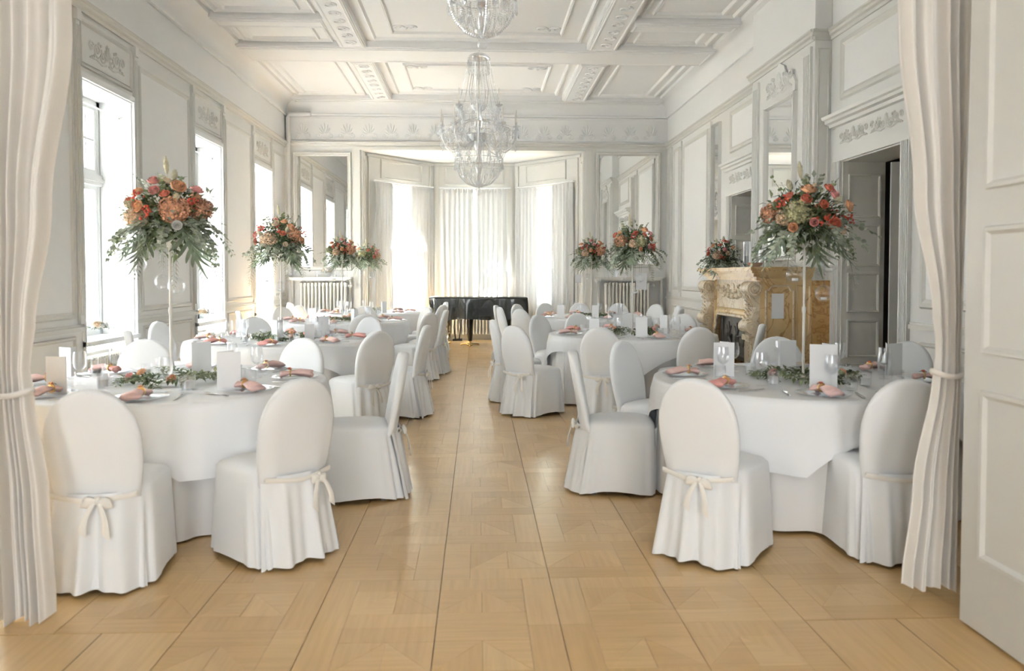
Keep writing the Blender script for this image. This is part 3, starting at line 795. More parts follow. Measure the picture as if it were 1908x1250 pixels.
holes_wall(FA, -AX-0.1, AX+0.1, 0, AH, -0.3, 0, [(-1.95, -0.5, 0.9, 2.6), (0.5, 1.95, 0.9, 2.6)]).build('wall_anteroom_rear', 'pale_grey_paint', label='rear wall of the anteroom with two added openings for fill light', kind='structure')  # both openings are unseen, added to send fill light onto the foreground
MB().box(-AX-0.1, AX+0.1, AY0-0.1, FY-0.28, AH, AH+0.1).build('ceiling_anteroom', 'ceiling_paint', label='ceiling of the anteroom', kind='structure')
portal((-1.225, AY0-0.28, 1.75), (0, 1, 0), 1.7, 1.45); portal((1.225, AY0-0.28, 1.75), (0, 1, 0), 1.7, 1.45)

def panel_leaf(name, X, y0, y1, h, side, label, m='leaf_paint'):
    e = empty(name, (X, y1, 0.0), label=label, kind='structure')
    inv = Matrix.Translation(-Vector(e.location))
    def add(mb, nm, smooth=None, mm=m):
        o = mb.build(nm, mm, e, smooth); o.matrix_parent_inverse = inv
    add(MB().box(X-0.022, X+0.022, y0, y1, 0.012, h), 'leaf_board')
    for sg in (-1, 1):
        F = Fr((X+sg*0.022, 0, 0), (0, 1, 0), (sg, 0, 0))
        for v0, v1 in ((0.30, 0.98), (1.12, 1.62), (1.76, 3.1)):
            add(MB().frame(F, y0+0.12, y1-0.12, v0, v1, 0.035, 0, 0.014), 'panel_moulding', 40)
    add(MB().tube([(X+side*0.022, y0+0.07, 1.05), (X+side*0.07, y0+0.07, 1.05), (X+side*0.07, y0+0.18, 1.05)], 0.010, 8), 'handle', 60, 'brass')
panel_leaf('door_3', 2.005, 1.75, 3.19, 3.35, -1, 'grey panelled door leaf folded back at the right edge of the doorway')
panel_leaf('door_4', -1.905, 1.75, 3.05, 3.35, 1, 'grey panelled door leaf folded back at the left edge of the doorway')

# corner pipe at the back left
MB().tube([(L+0.06, D-0.07, 0.0), (L+0.06, D-0.07, 4.48), (L+0.09, D-0.07, 4.54), (L+0.5, D-0.07, 4.56)], 0.045, 10).build('trim_1', 'white_paint', smooth=60, label='white painted pipe in the back left corner', kind='structure')

# ================================================================== MIRRORS, LEDGES, RADIATORS ON THE END WALL
def wall_mirror(F, u0, u1, v0, v1, label, t=0.09, crest=False, m='grey_paint', w=0.0):
    e = empty('wall_mirror', F((u0+u1)/2, v0-t, w), label=label, cat='mirror', group='wall mirrors')
    inv = Matrix.Translation(-Vector(e.location))
    def add(mb, nm, mm, smooth=None):
        o = mb.build(nm, mm, e, smooth); o.matrix_parent_inverse = inv
    add(MB().fbox(F, u0-0.01, u1+0.01, v0-0.01, v1+0.01, w+0.002, w+0.014), 'mirror_pane', 'mirror_glass')
    add(MB().frame(F, u0-t, u1+t, v0-t, v1+t, t, w, w+0.05), 'frame', m, 40)
    if crest:
        cu = (u0+u1)/2; hw = (u1-u0)/2+t
        pts = [(-hw, 0), (-hw, 0.1), (-hw*0.8, 0.2), (-hw*0.45, 0.24), (-hw*0.3, 0.36), (0, 0.42), (hw*0.3, 0.36), (hw*0.45, 0.24), (hw*0.8, 0.2), (hw, 0.1), (hw, 0)]
        add(MB().prism([F(cu+a, v1+t+b, w+0.001) for a, b in pts], F(0, 0, 0.03)-F(0, 0, 0)), 'crest', m)
        add(scrollwork(F, cu-hw*0.9, cu+hw*0.9, v1+t+0.01, v1+t+0.36, w+0.034, 0.013), 'crest_ornament', m, 60)
    return e
wall_mirror(FB, -3.52, -2.56, 1.60, 3.74, 'tall mirror left of the bay, reflecting the windows')
wall_mirror(FB, 2.44, 3.56, 1.66, 3.78, 'tall mirror right of the bay, reflecting the fireplace wall')
wall_mirror(FRB, 9.06, 9.90, 1.66, 3.44, 'tall mirror with carved crest above the marble fireplace', crest=True, m='pale_grey_paint', t=0.07)
wall_mirror(FR_, 12.44, 12.80, 1.20, 3.78, 'narrow strip mirror between door and white wall panel on the right', t=0.03, m='pale_grey_paint')
for u0, u1, s in ((-3.66, -2.46, 'left'), (2.36, 3.70, 'right')):
    MB().fbox(FB, u0, u1, 1.35, 1.385, 0.0, 0.28).fbox(FB, u0+0.03, u1-0.03, 1.32, 1.35, 0, 0.24).fbox(FB, u0+0.02, u0+0.06, 0, 1.32, 0, 0.1).fbox(FB, u1-0.06, u1-0.02, 0, 1.32, 0, 0.1).build('radiator_shelf', 'grey_paint', label='grey shelf over the radiator %s of the bay' % s, cat='shelf', group='radiator shelves')
radiator('radiator', FB, -3.46, -2.54, 0.10, 1.27, 0.09, 0.24, 13, 'tall cream ribbed radiator under the left mirror')
radiator('radiator', FB, 2.50, 3.40, 0.10, 1.27, 0.09, 0.24, 13, 'tall cream ribbed radiator under the right mirror')
radiator('radiator', F2, 0.25, 1.50, 0.10, 0.62, 0.04, 0.18, 17, 'low cream ribbed radiator behind the piano in the bay')

# ================================================================== CURTAINS
def drape(name, path, z0, z1, folds, amp, rows, m, label, group, wfun=None, seed=0, tie=None, parent_parts=True, hem=0.0, nu_per=10):
    """path(s, z) -> (x, y) centre line of the cloth, normal(s) -> unit vector; folds ripple along the normal"""
    rnd = random.Random(seed); nu = folds*nu_per
    ph = [rnd.uniform(-0.5, 0.5) for _ in range(folds+1)]; am = [rnd.uniform(0.7, 1.25) for _ in range(folds+1)]
    g = []
    for k in range(rows+1):
        t = k/rows; z = z0+(z1-z0)*t; row = []
        for j in range(nu+1):
            s = j/nu; f = s*folds; i = min(int(f), folds-1)
            a = am[i]*(1-(f-i)) + am[min(i+1, folds)]*(f-i)
            (x, y), n, sc = path(s, z)
            wv = 2*pi*f + 1.2*sin(2*pi*s*0.8+1+seed) + 0.5*sin(5.1*s+seed) + 0.45*sin(z*1.3+s*4+seed)
            o = amp*sc*a*(0.85*sin(wv)+0.28*sin(2.3*wv+1.0+0.6*z))
            zz = z + (hem*sin(f*2.1+seed)*(1-t)**6)
            row.append((x+n[0]*o, y+n[1]*o, zz))
        g.append(row)
    return MB().grid(g)
def smoothstep(a, b, x):
    t = max(0, min(1, (x-a)/(b-a))); return t*t*(3-2*t)
def tied_curtain(sgn, spec, Y, label, seed):
    # spec: list of (z, xa, xb, pinch)
    def lerp(z):
        for (za, a0, b0, c0), (zb, a1, b1, c1) in zip(spec, spec[1:]):
            if za <= z <= zb:
                t = (z-za)/(zb-za); t = t*t*(3-2*t)
                return a0+(a1-a0)*t, b0+(b1-b0)*t, c0+(c1-c0)*t
        return spec[-1][1:]
    def path(s, z):
        a, b, c = lerp(z)
        return (a+(b-a)*s, Y), (0, 1), c
    e = empty('curtain', ((spec[0][1]+spec[0][2])/2, Y, 0.0), label=label, cat='curtain', group='tied curtains at the doorway')
    o = drape('drape', path, spec[0][0], spec[-1][0], 5, 0.06, 44, 'drape_front', label, '', seed=seed, hem=0.012, nu_per=18).build('drape', 'drape_front', e, smooth=180)
    o.matrix_parent_inverse = Matrix.Translation(-Vector(e.location))
    zt = [q[0] for q in spec if q[3] < 0.62][0]
    a, b, c = lerp(zt)
    ring = [((a+b)/2+((b-a)/2+0.012)*cos(2*pi*k/24), Y+0.045*sin(2*pi*k/24), zt+0.01*cos(4*pi*k/24)) for k in range(25)]
    o = MB().tube(ring, 0.009, 8, flat=1.5).build('tieback', 'drape_front', e, smooth=60)
    o.matrix_parent_inverse = Matrix.Translation(-Vector(e.location))
    rings = MB()
    rings.tube([(min(spec[-1][1], spec[-1][2])-0.1, Y, spec[-1][0]+0.03), (max(spec[-1][1], spec[-1][2])+0.1, Y, spec[-1][0]+0.03)], 0.018, 8)
    o = rings.build('curtain_pole', 'steel', e, smooth=60); o.matrix_parent_inverse = Matrix.Translation(-Vector(e.location))
tied_curtain(-1, [(0.012, -1.96, -1.765, 0.8), (0.5, -1.97, -1.785, 0.75), (0.95, -1.985, -1.835, 0.6), (1.06, -1.99, -1.845, 0.45), (1.2, -2.0, -1.825, 0.6), (1.7, -2.03, -1.755, 0.9), (2.4, -2.06, -1.655, 1.0), (3.5, -2.08, -1.61, 1.0)], 3.36, 'long cream curtain tied at waist height, left of the doorway', 3)
tied_curtain(1, [(0.055, 1.87, 2.10, 0.8), (0.5, 1.915, 2.10, 0.75), (1.0, 1.995, 2.105, 0.6), (1.11, 2.005, 2.105, 0.45), (1.25, 1.99, 2.105, 0.6), (1.8, 1.90, 2.11, 0.9), (2.5, 1.82, 2.115, 1.0), (3.5, 1.735, 2.12, 1.0)], 3.42, 'long cream curtain tied at waist height, right of the doorway', 7)
def bay_curtain(F, u0, u1, z0, z1, label, seed, folds=7):
    def path(s, z):
        p = F(u0+(u1-u0)*s*(1.0+0.02*(1-(z-z0)/(z1-z0))), 0, 0.10)
        n = F(0, 0, 1)-F(0, 0, 0)
        return (p.x, p.y), (n.x, n.y), 0.75+0.45*(1-(z-z0)/(z1-z0))
    p = F((u0+u1)/2, 0, 0.10)
    e = empty('bay_curtain', (p.x, p.y, 0.02), label=label, cat='curtain', group='curtains in the bay')
    o = drape('drape', path, z0, z1, folds, 0.045, 14, 'drape_bay', label, '', seed=seed, nu_per=7, hem=0.01).build('drape', 'drape_bay', e, smooth=180)
    o.matrix_parent_inverse = Matrix.Translation(-Vector(e.location))
    hd = drape('heading', path, z1-0.06, z1+0.03, folds*2, 0.022, 2, 'drape_bay', '', '', seed=seed+5, nu_per=6).build('heading', 'drape_bay', e, smooth=180)
    hd.matrix_parent_inverse = Matrix.Translation(-Vector(e.location))
bay_curtain(F1, 0.16, 0.64, 0.03, 3.28, 'pale curtain on the left side of the left bay window', 1, 6)
bay_curtain(F1, lnA-0.80, lnA-0.12, 0.03, 3.28, 'pale curtain on the right side of the left bay window', 2, 6)
bay_curtain(F2, 0.16, 0.88, 0.70, 3.28, 'pale curtain covering the left half of the centre bay window', 3, 6)
bay_curtain(F2, 0.92, 1.62, 0.70, 3.28, 'pale curtain covering the right half of the centre bay window', 4, 6)
bay_curtain(F3, 0.12, 0.74, 0.03, 3.28, 'pale curtain on the left side of the right bay window', 5, 6)
bay_curtain(F3, l3-0.70, l3-0.14, 0.03, 3.28, 'pale curtain on the right side of the right bay window', 6, 6)
for F, ln, s in ((F1, l1, 'left'), (F2, l2, 'centre'), (F3, l3, 'right')):
    mb = MB().tube([F(0.12, 3.33, 0.10), F(ln-0.10, 3.33, 0.10)], 0.014, 8)
    for u in (0.14, ln-0.12): mb.tube([F(u, 3.33, 0.0), F(u, 3.33, 0.10)], 0.008, 6).ball(F(u, 3.33, 0.10), 0.022, 8, 6)
    mb.build('curtain_rail', 'window_white', smooth=60, label='white curtain rail over the %s bay window' % s, cat='curtain rail', group='bay curtain rails')

# ================================================================== PIANO UNDER ITS COVER
pn = empty('grand_piano', (0.0, 16.3, 0), label='black grand piano standing in the bay opening', cat='piano')
Z0, Z1 = 0.60, 0.97
outline = [(-0.98, -0.10), (-0.98, 0.62), (-0.55, 0.72), (0.1, 0.72), (0.55, 0.60), (0.9, 0.42), (1.0, 0.15), (1.0, -0.22), (0.85, -0.26), (-0.85, -0.16)]
inner = [(x*0.97, y*0.95+0.01) for x, y in outline]
MB().prism([(x, y, Z0) for x, y in inner], (0, 0, Z1-Z0-0.012)).build('case', 'piano_black', pn)
for x, y in ((-0.16, -0.10), (-0.62, 0.45), (0.62, 0.30)):
    MB().lathe([(0.045, 0.10), (0.05, 0.14), (0.058, 0.2), (0.075, 0.5), (0.085, 0.56), (0.085, 0.605)], 8, (x, y, 0), cap0=True).build('leg', 'piano_black', pn, smooth=30)
    lg = MB().lathe([(0.028, 0.06), (0.03, 0.102)], 8, (x, y, 0), cap0=True, cap1=True)
    for sx in (-0.03, 0.03): lg.ball((x+sx, y, 0.03), 0.03, 8, 6)
    lg.build('caster', 'brass', pn, smooth=50)
for k in range(3):
    a = 2*pi*k/3-pi/2
    MB().tube([(-0.16, -0.10, 0.045), (-0.16+0.20*cos(a), -0.10+0.20*sin(a), 0.03)], [0.022, 0.016], 8).ball((-0.16+0.2*cos(a), -0.10+0.2*sin(a), 0.02), 0.02, 8, 6).build('dolly_arm', 'brass', pn, smooth=50)
ly = MB()
for sx in (-0.04, 0.04): ly.tube([(-0.42+sx, 0.3, 0.6), (-0.42+sx*1.6, 0.3, 0.35), (-0.42+sx, 0.3, 0.12)], 0.014, 8)
ly.box(-0.52, -0.32, 0.24, 0.36, 0.07, 0.12)
ly.build('pedal_lyre', 'piano_black', pn)
# loose glossy cover hanging over the case
cv = empty('piano_cover', (0.0, 16.3, Z1), label='glossy black cover draped over the grand piano', cat='cover')
def resample(pts, n):
    P = pts+[pts[0]]; d = [0]
    for a, b in zip(P, P[1:]): d.append(d[-1]+hypot(b[0]-a[0], b[1]-a[1]))
    out = []
    for k in range(n):
        t = d[-1]*k/n
        for i in range(len(P)-1):
            if d[i] <= t <= d[i+1]:
                f = (t-d[i])/(d[i+1]-d[i]); out.append((P[i][0]+(P[i+1][0]-P[i][0])*f, P[i][1]+(P[i+1][1]-P[i][1])*f)); break
    return out
op = resample(outline, 120)
def cover_row(sc, dz, fold):
    row = []
    for k, (x, y) in enumerate(op):
        px, py = op[k-1]; nx, ny = op[(k+1) % 120]; tx, ty = nx-px, ny-py; l = hypot(tx, ty)
        f = fold*(sin(k*0.42)*0.6+sin(k*0.21+1.0)*0.7+0.5*sin(k*0.9)) + fold*0.8
        row.append((x*sc+ty/l*f, (y-0.2)*sc+0.2-tx/l*f, dz + (0.05*sin(k*0.26)*max(0, -dz-0.15) if dz < -0.2 else 0)))
    return row
cm = MB()
cm.grid([cover_row(0.02, 0.018, 0), cover_row(0.6, 0.017, 0), cover_row(0.97, 0.014, 0), cover_row(1.0, 0.004, 0.004), cover_row(1.005, -0.03, 0.008), cover_row(1.01, -0.12, 0.016), cover_row(1.012, -0.22, 0.026), cover_row(1.015, -0.33, 0.034), cover_row(1.02, -0.44, 0.040)], close_u=True, cap0=True)
cm.build('draped_sheet', 'piano_cover', cv, smooth=180)

# ================================================================== FIREPLACE
fp = empty('fireplace', (3.35, 9.5, 0), label='yellow marble fireplace with carved scroll jambs on the right wall', cat='fireplace')
fpi = Matrix.Translation(-Vector(fp.location))
def fadd(mb, nm, m, smooth=None, parent=None):
    o = mb.build(nm, m, parent or fp, smooth)
    if parent is None: o.matrix_parent_inverse = fpi
    return o
FX = R-BRW   # breast face
y0, y1 = 8.50, 10.44
sh = MB()
for x0, a, b, z0, z1 in ((2.90, 0.06, 0.06, 1.475, 1.515), (2.92, 0.035, 0.035, 1.45, 1.475), (2.95, 0.0, 0.0, 1.41, 1.45), (2.99, -0.03, -0.03, 1.37, 1.41)):
    sh.box(x0, FX-0.003, y0-a, y1+b, z0, z1)
fadd(sh, 'mantel_shelf', 'marble_yellow')
fadd(MB().box(3.03, FX-0.003, y0+0.02, y0+0.30, 0, 1.37), 'side_block', 'marble_yellow')
fadd(MB().box(3.03, FX-0.003, y1-0.30, y1-0.02, 0, 1.37), 'side_block', 'marble_yellow')
fadd(MB().box(3.05, FX-0.003, y0+0.30, y1-0.30, 1.02, 1.37), 'lintel', 'marble_cream')
fadd(MB().box(FX-0.10, FX-0.003, y0+0.30, y1-0.30, 0, 1.02), 'firebox_back', 'soot')
fadd(MB().box(FX+0.002, R+0.0, BRY0-0.035, BRY0-0.002, 0, 1.37).box(FX-0.006, FX+0.002, BRY0-0.035, BRY0-0.002, 0, 1.37), 'side_slab', 'marble_breccia')
FS = Fr((0, y0+0.02, 0), (1, 0, 0), (0, -1, 0))   # near end face
fadd(MB().frame(FS, 3.42, 3.58, 0.12, 1.32, 0.02, 0, 0.008), 'pilaster_strip', 'marble_yellow')
# raised field with notched corners on the near end
pts = [(3.09, 0.14), (3.39, 0.14), (3.39, 1.26), (3.36, 1.26), (3.33, 1.31), (3.15, 1.31), (3.12, 1.26), (3.09, 1.26)]
fadd(MB().prism([FS(a, b, 0.0) for a, b in pts], (0, -0.012, 0)), 'raised_field', 'marble_yellow')
loop = pts+[pts[0]]
fadd(MB().tube([FS(a, b, 0.012) for a, b in loop], 0.012, 6), 'field_moulding', 'marble_cream')
fadd(MB().box(3.01, FX-0.003, y0-0.02, y0+0.32, 0, 0.12).box(3.01, FX-0.003, y1-0.32, y1+0.02, 0, 0.12), 'plinth', 'marble_yellow')
def volute(F, cu, cv, r, depth, sg):
    mb = MB()
    pts = [F(cu+r*cos(2*pi*k/20), cv+r*sin(2*pi*k/20), 0) for k in range(20)]
    d = F(0, 0, depth)-F(0, 0, 0)
    mb.prism(pts, d)
    for w in (0.0, depth):
        mb.tube(spiral(F, cu, cv, r*0.92, 2.2, sg, w, pi*0.5, 30), r*0.13, 6)
        mb.ball(F(cu, cv, w), r*0.22, 8, 5)
    return mb
for yy in (y0+0.0, y1-0.26):
    FJ = Fr((0, yy, 0), (-1, 0, 0), (0, 1, 0))    # u = -X, w = along depth
    fadd(volute(FJ, -2.965, 1.28, 0.08, 0.26, 1), 'scroll_bracket', 'marble_cream', 50)
    fadd(volute(FJ, -2.945, 0.87, 0.075, 0.26, -1), 'scroll_bracket', 'marble_cream', 50)
    neck = [(-3.04, 1.36), (-2.89, 1.30), (-2.93, 1.17), (-2.99, 1.08), (-2.95, 0.97), (-2.885, 0.88), (-2.95, 0.78), (-3.05, 0.78)]
    fadd(MB().prism([FJ(a, b, 0.03) for a, b in neck], (0, 0.20, 0)), 'scroll_neck', 'marble_cream')
    lf = MB()
    for k in range(9):
        z = 0.86+0.045*k; xo = 2.89+0.05*sin((z-0.86)*8)
        for sg in (-1, 1):
            lf.tube([(xo, yy+0.13, z-0.02), (xo-0.012, yy+0.13+sg*0.05, z+0.02), (xo+0.004, yy+0.13+sg*0.085, z+0.0)], [0.006, 0.014, 0.004], 5)
    fadd(lf, 'acanthus_leaf', 'marble_cream', 60)
    fadd(MB().box(2.91, 3.04, yy+0.01, yy+0.25, 0.72, 0.78).box(2.92, 3.04, yy+0.02, yy+0.24, 0.0, 0.10), 'capital', 'marble_cream')
    cl = MB().box(2.94, 3.04, yy+0.03, yy+0.23, 0.10, 0.72)
    for k in range(5): cl.tube([(2.94, yy+0.05+k*0.04, 0.12), (2.94, yy+0.05+k*0.04, 0.70)], 0.013, 6)
    for k in range(3): cl.tube([(2.965+k*0.03, yy+0.03, 0.12), (2.965+k*0.03, yy+0.03, 0.70)], 0.010, 6)
    fadd(cl, 'fluted_column', 'marble_cream', 50)
fa, fb = y0+0.30, y1-0.30
arch = [(fa, 0.0), (fa, 0.78), (fa+0.06, 0.86), (fa+0.06, 0.92), (fa+0.14, 0.99), (fb-0.14, 0.99), (fb-0.06, 0.92), (fb-0.06, 0.86), (fb, 0.78), (fb, 0.0)]
fadd(MB().tube([(3.04, a, b) for a, b in arch], 0.045, 8), 'surround_moulding', 'marble_yellow', 60)
fadd(MB().tube([(3.01, a+(0.05 if a < 9.5 else -0.05), b-0.04 if b > 0.5 else b) for a, b in arch], 0.02, 8), 'surround_bead', 'marble_cream', 60)
gl = MB()
FG = Fr((3.05, 0, 0), (0, 1, 0), (-1, 0, 0))
for k in range(9):
    t = k/8; gl.ball(FG(fa+0.1+(fb-fa-0.2)*t, 1.27-0.09*sin(pi*t), 0.01), 0.04, 8, 5)
fadd(gl, 'carved_garland', 'marble_cream', 60)
fadd(scrollwork(FG, fa+0.2, fb-0.2, 1.12, 1.36, 0.006, 0.012), 'carved_scrolls', 'marble_cream', 60)
fadd(MB().box(3.10, 3.13, fa+0.02, fb-0.02, 0.42, 0.98), 'iron_hood', 'iron')
FI = Fr((3.10, 0, 0), (0, 1, 0), (-1, 0, 0))
ih = MB().frame(FI, fa+0.06, fb-0.06, 0.46, 0.95, 0.03, 0, 0.02)
fadd(ih, 'hood_frame', 'iron', 40)
ir = MB()
for cy in (fa+0.36, (fa+fb)/2, fb-0.36):
    for k in range(8):
        a = pi*k/4; ir.tube([FI(cy, 0.7, 0.008), FI(cy+0.12*cos(a), 0.7+0.16*sin(a), 0.008)], [0.014, 0.006], 6)
    ir.ball(FI(cy, 0.7, 0.01), 0.03, 8, 5)
fadd(ir, 'hood_relief', 'iron', 60)
fadd(MB().box(2.88, 3.58, fa-0.02, fb+0.02, 0.0008, 0.012), 'hearth_slab', 'marble_breccia')
MB().box(3.15, 3.285, y0+0.003, y0+0.0060, 0.96, 1.23).build('notice_card', 'paper', label='blank white card fixed to the end of the fireplace', cat='card')

# ================================================================== CHANDELIERS
def strand(mb, pts, r=0.008, step=0.021):
    P = [Vector(p) for p in pts]; d = 0.0; carry = 0.0
    for a, b in zip(P, P[1:]):
        l = (b-a).length; t = carry
        while t < l:
            mb.bead(a+(b-a)*(t/l), r); t += step
        carry = t-l
def catenary(a, b, sag, n=10):
    a, b = Vector(a), Vector(b)
    return [a+(b-a)*(k/n) - Vector((0, 0, sag*4*(k/n)*(1-k/n))) for k in range(n+1)]
def pendant(mb, c, l=0.05, r=0.010):
    x, y, z = c
    mb.lathe([(0.001, 0), (r*0.5, -l*0.25), (r, -l*0.7), (r*0.6, -l*0.9), (0.001, -l)], 5, (x, y, z))
def chandelier(label):
    e = empty('chandelier', (0, 0, 0), label=label, cat='chandelier', group='crystal chandeliers')
    st = MB().lathe([(0.001, 0.10), (0.03, 0.13), (0.05, 0.17), (0.03, 0.22), (0.018, 0.26), (0.035, 0.34), (0.06, 0.42), (0.05, 0.50), (0.02, 0.56), (0.03, 0.62), (0.075, 0.70), (0.085, 0.76), (0.05, 0.82), (0.02, 0.90), (0.03, 0.98), (0.05, 1.04), (0.03, 1.12), (0.014, 1.2), (0.03, 1.32), (0.045, 1.38), (0.02, 1.46), (0.014, 1.6), (0.03, 1.68), (0.018, 1.76), (0.013, 1.95)], 12)
    st.build('stem', 'crystal', e, smooth=50)
    MB().tube([(0, 0, 0.2), (0, 0, 2.0)], 0.006, 6).lathe([(0.04, 0.44), (0.04, 0.47)], 10).lathe([(0.06, 1.02), (0.05, 1.06)], 10).build('rod', 'copper_wire', e, smooth=60)
    ch = MB()
    for k in range(9):
        z = 2.0+0.035*k
        ch.tube([(0.012*cos(a)*(1 if k % 2 else 0), 0.012*cos(a)*(0 if k % 2 else 1), z+0.018+0.022*sin(a)) for a in [2*pi*i/8 for i in range(9)]], 0.003, 5)
    ch.build('chain', 'steel', e, smooth=60)
    MB().lathe([(0.0, 2.32), (0.07, 2.315), (0.06, 2.29), (0.02, 2.27), (0.005, 2.26)], 12).build('canopy', 'steel', e, smooth=60)
    MB().lathe([(0.001, 0.0), (0.03, 0.008), (0.055, 0.035), (0.06, 0.065), (0.05, 0.10), (0.02, 0.125), (0.012, 0.14)], 12).build('bottom_ball', 'clear_glass', e, smooth=80)
    MB().lathe([(0.02, 2.0), (0.09, 1.99), (0.14, 1.965), (0.16, 1.93), (0.15, 1.925), (0.08, 1.97), (0.02, 1.98)], 16).build('crown', 'crystal', e, smooth=60)
    MB().lathe([(0.02, 0.74), (0.10, 0.78), (0.16, 0.86), (0.15, 0.86), (0.09, 0.80), (0.02, 0.77)], 16).build('bowl', 'crystal', e, smooth=60)
    MB().lathe([(0.02, 1.18), (0.08, 1.21), (0.12, 1.27), (0.11, 1.27), (0.07, 1.225), (0.02, 1.2)], 16).build('bowl', 'crystal', e, smooth=60)
    def ring(r, z): return MB().tube([(r*cos(2*pi*k/32), r*sin(2*pi*k/32), z) for k in range(33)], 0.006, 5)
    ring(0.34, 0.52).build('ring', 'crystal', e, smooth=60); ring(0.20, 0.92).build('ring', 'crystal', e, smooth=60)
    def radial(name, mb, n, m, off=0.0, smooth=None):
        me = mb.mesh(name, m, smooth)
        for k in range(n): link(name, me, e, (0, 0, 0), off+2*pi*k/n)
    for n, r, zb, za, zs, off in ((10, 0.55, 0.94, 0.60, 0.78, 0.1), (6, 0.32, 1.24, 1.0, 1.08, 0.35)):
        arm = MB().tube([(0.05, 0, zs), (r*0.3, 0, zs-0.02), (r*0.5, 0, za+0.06), (r*0.72, 0, za+0.03), (r*0.9, 0, za+0.10), (r, 0, za+0.22), (r, 0, zb)], 0.010, 6)
        radial('arm', arm, n, 'crystal', off, 60)
        pan = MB().lathe([(0.008, zb-0.02), (0.03, zb-0.01), (0.055, zb+0.012), (0.05, zb+0.014), (0.02, zb), (0.013, zb+0.03), (0.016, zb+0.06), (0.008, zb+0.06)], 10, (r, 0, 0))
        radial('drip_pan', pan, n, 'crystal', off, 60)
        cd = MB().lathe([(0.0095, zb+0.05), (0.009, zb+0.22), (0.006, zb+0.235), (0.001, zb+0.25)], 8, (r, 0, 0))
        radial('candle', cd, n, 'stand_white', off, 60)
        pd_ = MB()
        for k in range(6):
            a = 2*pi*k/6; c = (r+0.05*cos(a), 0.05*sin(a), zb-0.0)
            strand(pd_, [c, (c[0], c[1], c[2]-0.05)], 0.006, 0.016); pendant(pd_, (c[0], c[1], c[2]-0.05), 0.055, 0.010)
        strand(pd_, [(r, 0, zb-0.03), (r, 0, zb-0.2)], 0.007, 0.02); pendant(pd_, (r, 0, zb-0.2), 0.09, 0.016)
        radial('pendant_cluster', pd_, n, 'crystal', off)
        sw = MB(); a1 = 2*pi/n
        strand(sw, catenary((r, 0, zb-0.01), (r*cos(a1), r*sin(a1), zb-0.01), 0.13), 0.008)
        radial('bead_swag', sw, n, 'crystal', off)
    s1 = MB(); strand(s1, catenary((0.15, 0, 1.93), (0.30, 0.05, 1.27), 0.05), 0.008); radial('bead_strand', s1, 12, 'crystal', 0)
    s1 = MB(); strand(s1, [(0.155, 0, 1.925), (0.15, 0, 1.76)], 0.009, 0.022); pendant(s1, (0.15, 0, 1.76), 0.05); radial('bead_strand', s1, 16, 'crystal', 0.1)
    s1 = MB(); strand(s1, catenary((0.12, 0, 1.27), (0.53, 0.06, 0.95), 0.08), 0.008); radial('bead_strand', s1, 10, 'crystal', 0.1)
    s1 = MB(); strand(s1, catenary((0.20, 0, 0.92), (0.34, 0.0, 0.52), 0.04), 0.008); radial('bead_strand', s1, 20, 'crystal', 0)
    s1 = MB(); strand(s1, [(0.34, 0, 0.52), (0.33, 0, 0.40), (0.27, 0, 0.27), (0.17, 0, 0.17), (0.05, 0, 0.13)], 0.010, 0.023); radial('bead_strand', s1, 24, 'crystal', 0)
    s1 = MB(); strand(s1, [(0.34, 0, 0.52), (0.345, 0, 0.44)], 0.009, 0.022); pendant(s1, (0.345, 0, 0.44), 0.09, 0.016); radial('pendant', s1, 20, 'crystal', 0.15)
    s1 = MB(); strand(s1, catenary((0.20, 0, 0.92), (0.20*cos(0.63), 0.20*sin(0.63), 0.92), 0.10), 0.008); pendant(s1, (0.19, 0.06, 0.82), 0.08, 0.014); radial('bead_swag', s1, 10, 'crystal', 0.0)
    s1 = MB(); strand(s1, catenary((0.16, 0, 0.86), (0.30, 0.0, 0.62), 0.05), 0.008); pendant(s1, (0.30, 0, 0.62), 0.1, 0.02); radial('bead_strand', s1, 12, 'crystal', 0.26)
    s1 = MB(); strand(s1, [(0.44, 0, 0.93), (0.44, 0, 0.80)], 0.009, 0.022); pendant(s1, (0.44, 0, 0.80), 0.09, 0.016); radial('pendant', s1, 16, 'crystal', 0.2)
    s1 = MB(); strand(s1, [(0.26, 0, 1.22), (0.27, 0, 1.02)], 0.009, 0.022); pendant(s1, (0.27, 0, 1.02), 0.09, 0.016); radial('pendant', s1, 14, 'crystal', 0.1)
    s1 = MB(); strand(s1, catenary((0.44, 0, 0.93), (0.34, 0.06, 0.54), 0.06), 0.008); radial('bead_strand', s1, 16, 'crystal', 0.1)
    s1 = MB(); strand(s1, [(0.10, 0, 1.72), (0.14, 0, 1.5), (0.12, 0, 1.28)], 0.009, 0.022); radial('bead_strand', s1, 12, 'crystal', 0.1)
    s1 = MB(); strand(s1, [(0.22, 0, 0.50), (0.22, 0, 0.34)], 0.009, 0.022); pendant(s1, (0.22, 0, 0.34), 0.08, 0.014); radial('pendant', s1, 14, 'crystal', 0.1)
    ring(0.44, 0.93).build('ring', 'crystal', e, smooth=60)
    return e
CH = Maker(chandelier('large crystal chandelier hanging in the middle of the hall'))
CH.put((0.02, 11.48, CEIL-2.32), 0.2)
CH.put((0.04, 6.15, CEIL-2.32*0.75), 0.9, 'smaller crystal chandelier cut off by the top edge, nearer the camera', scale=0.75)

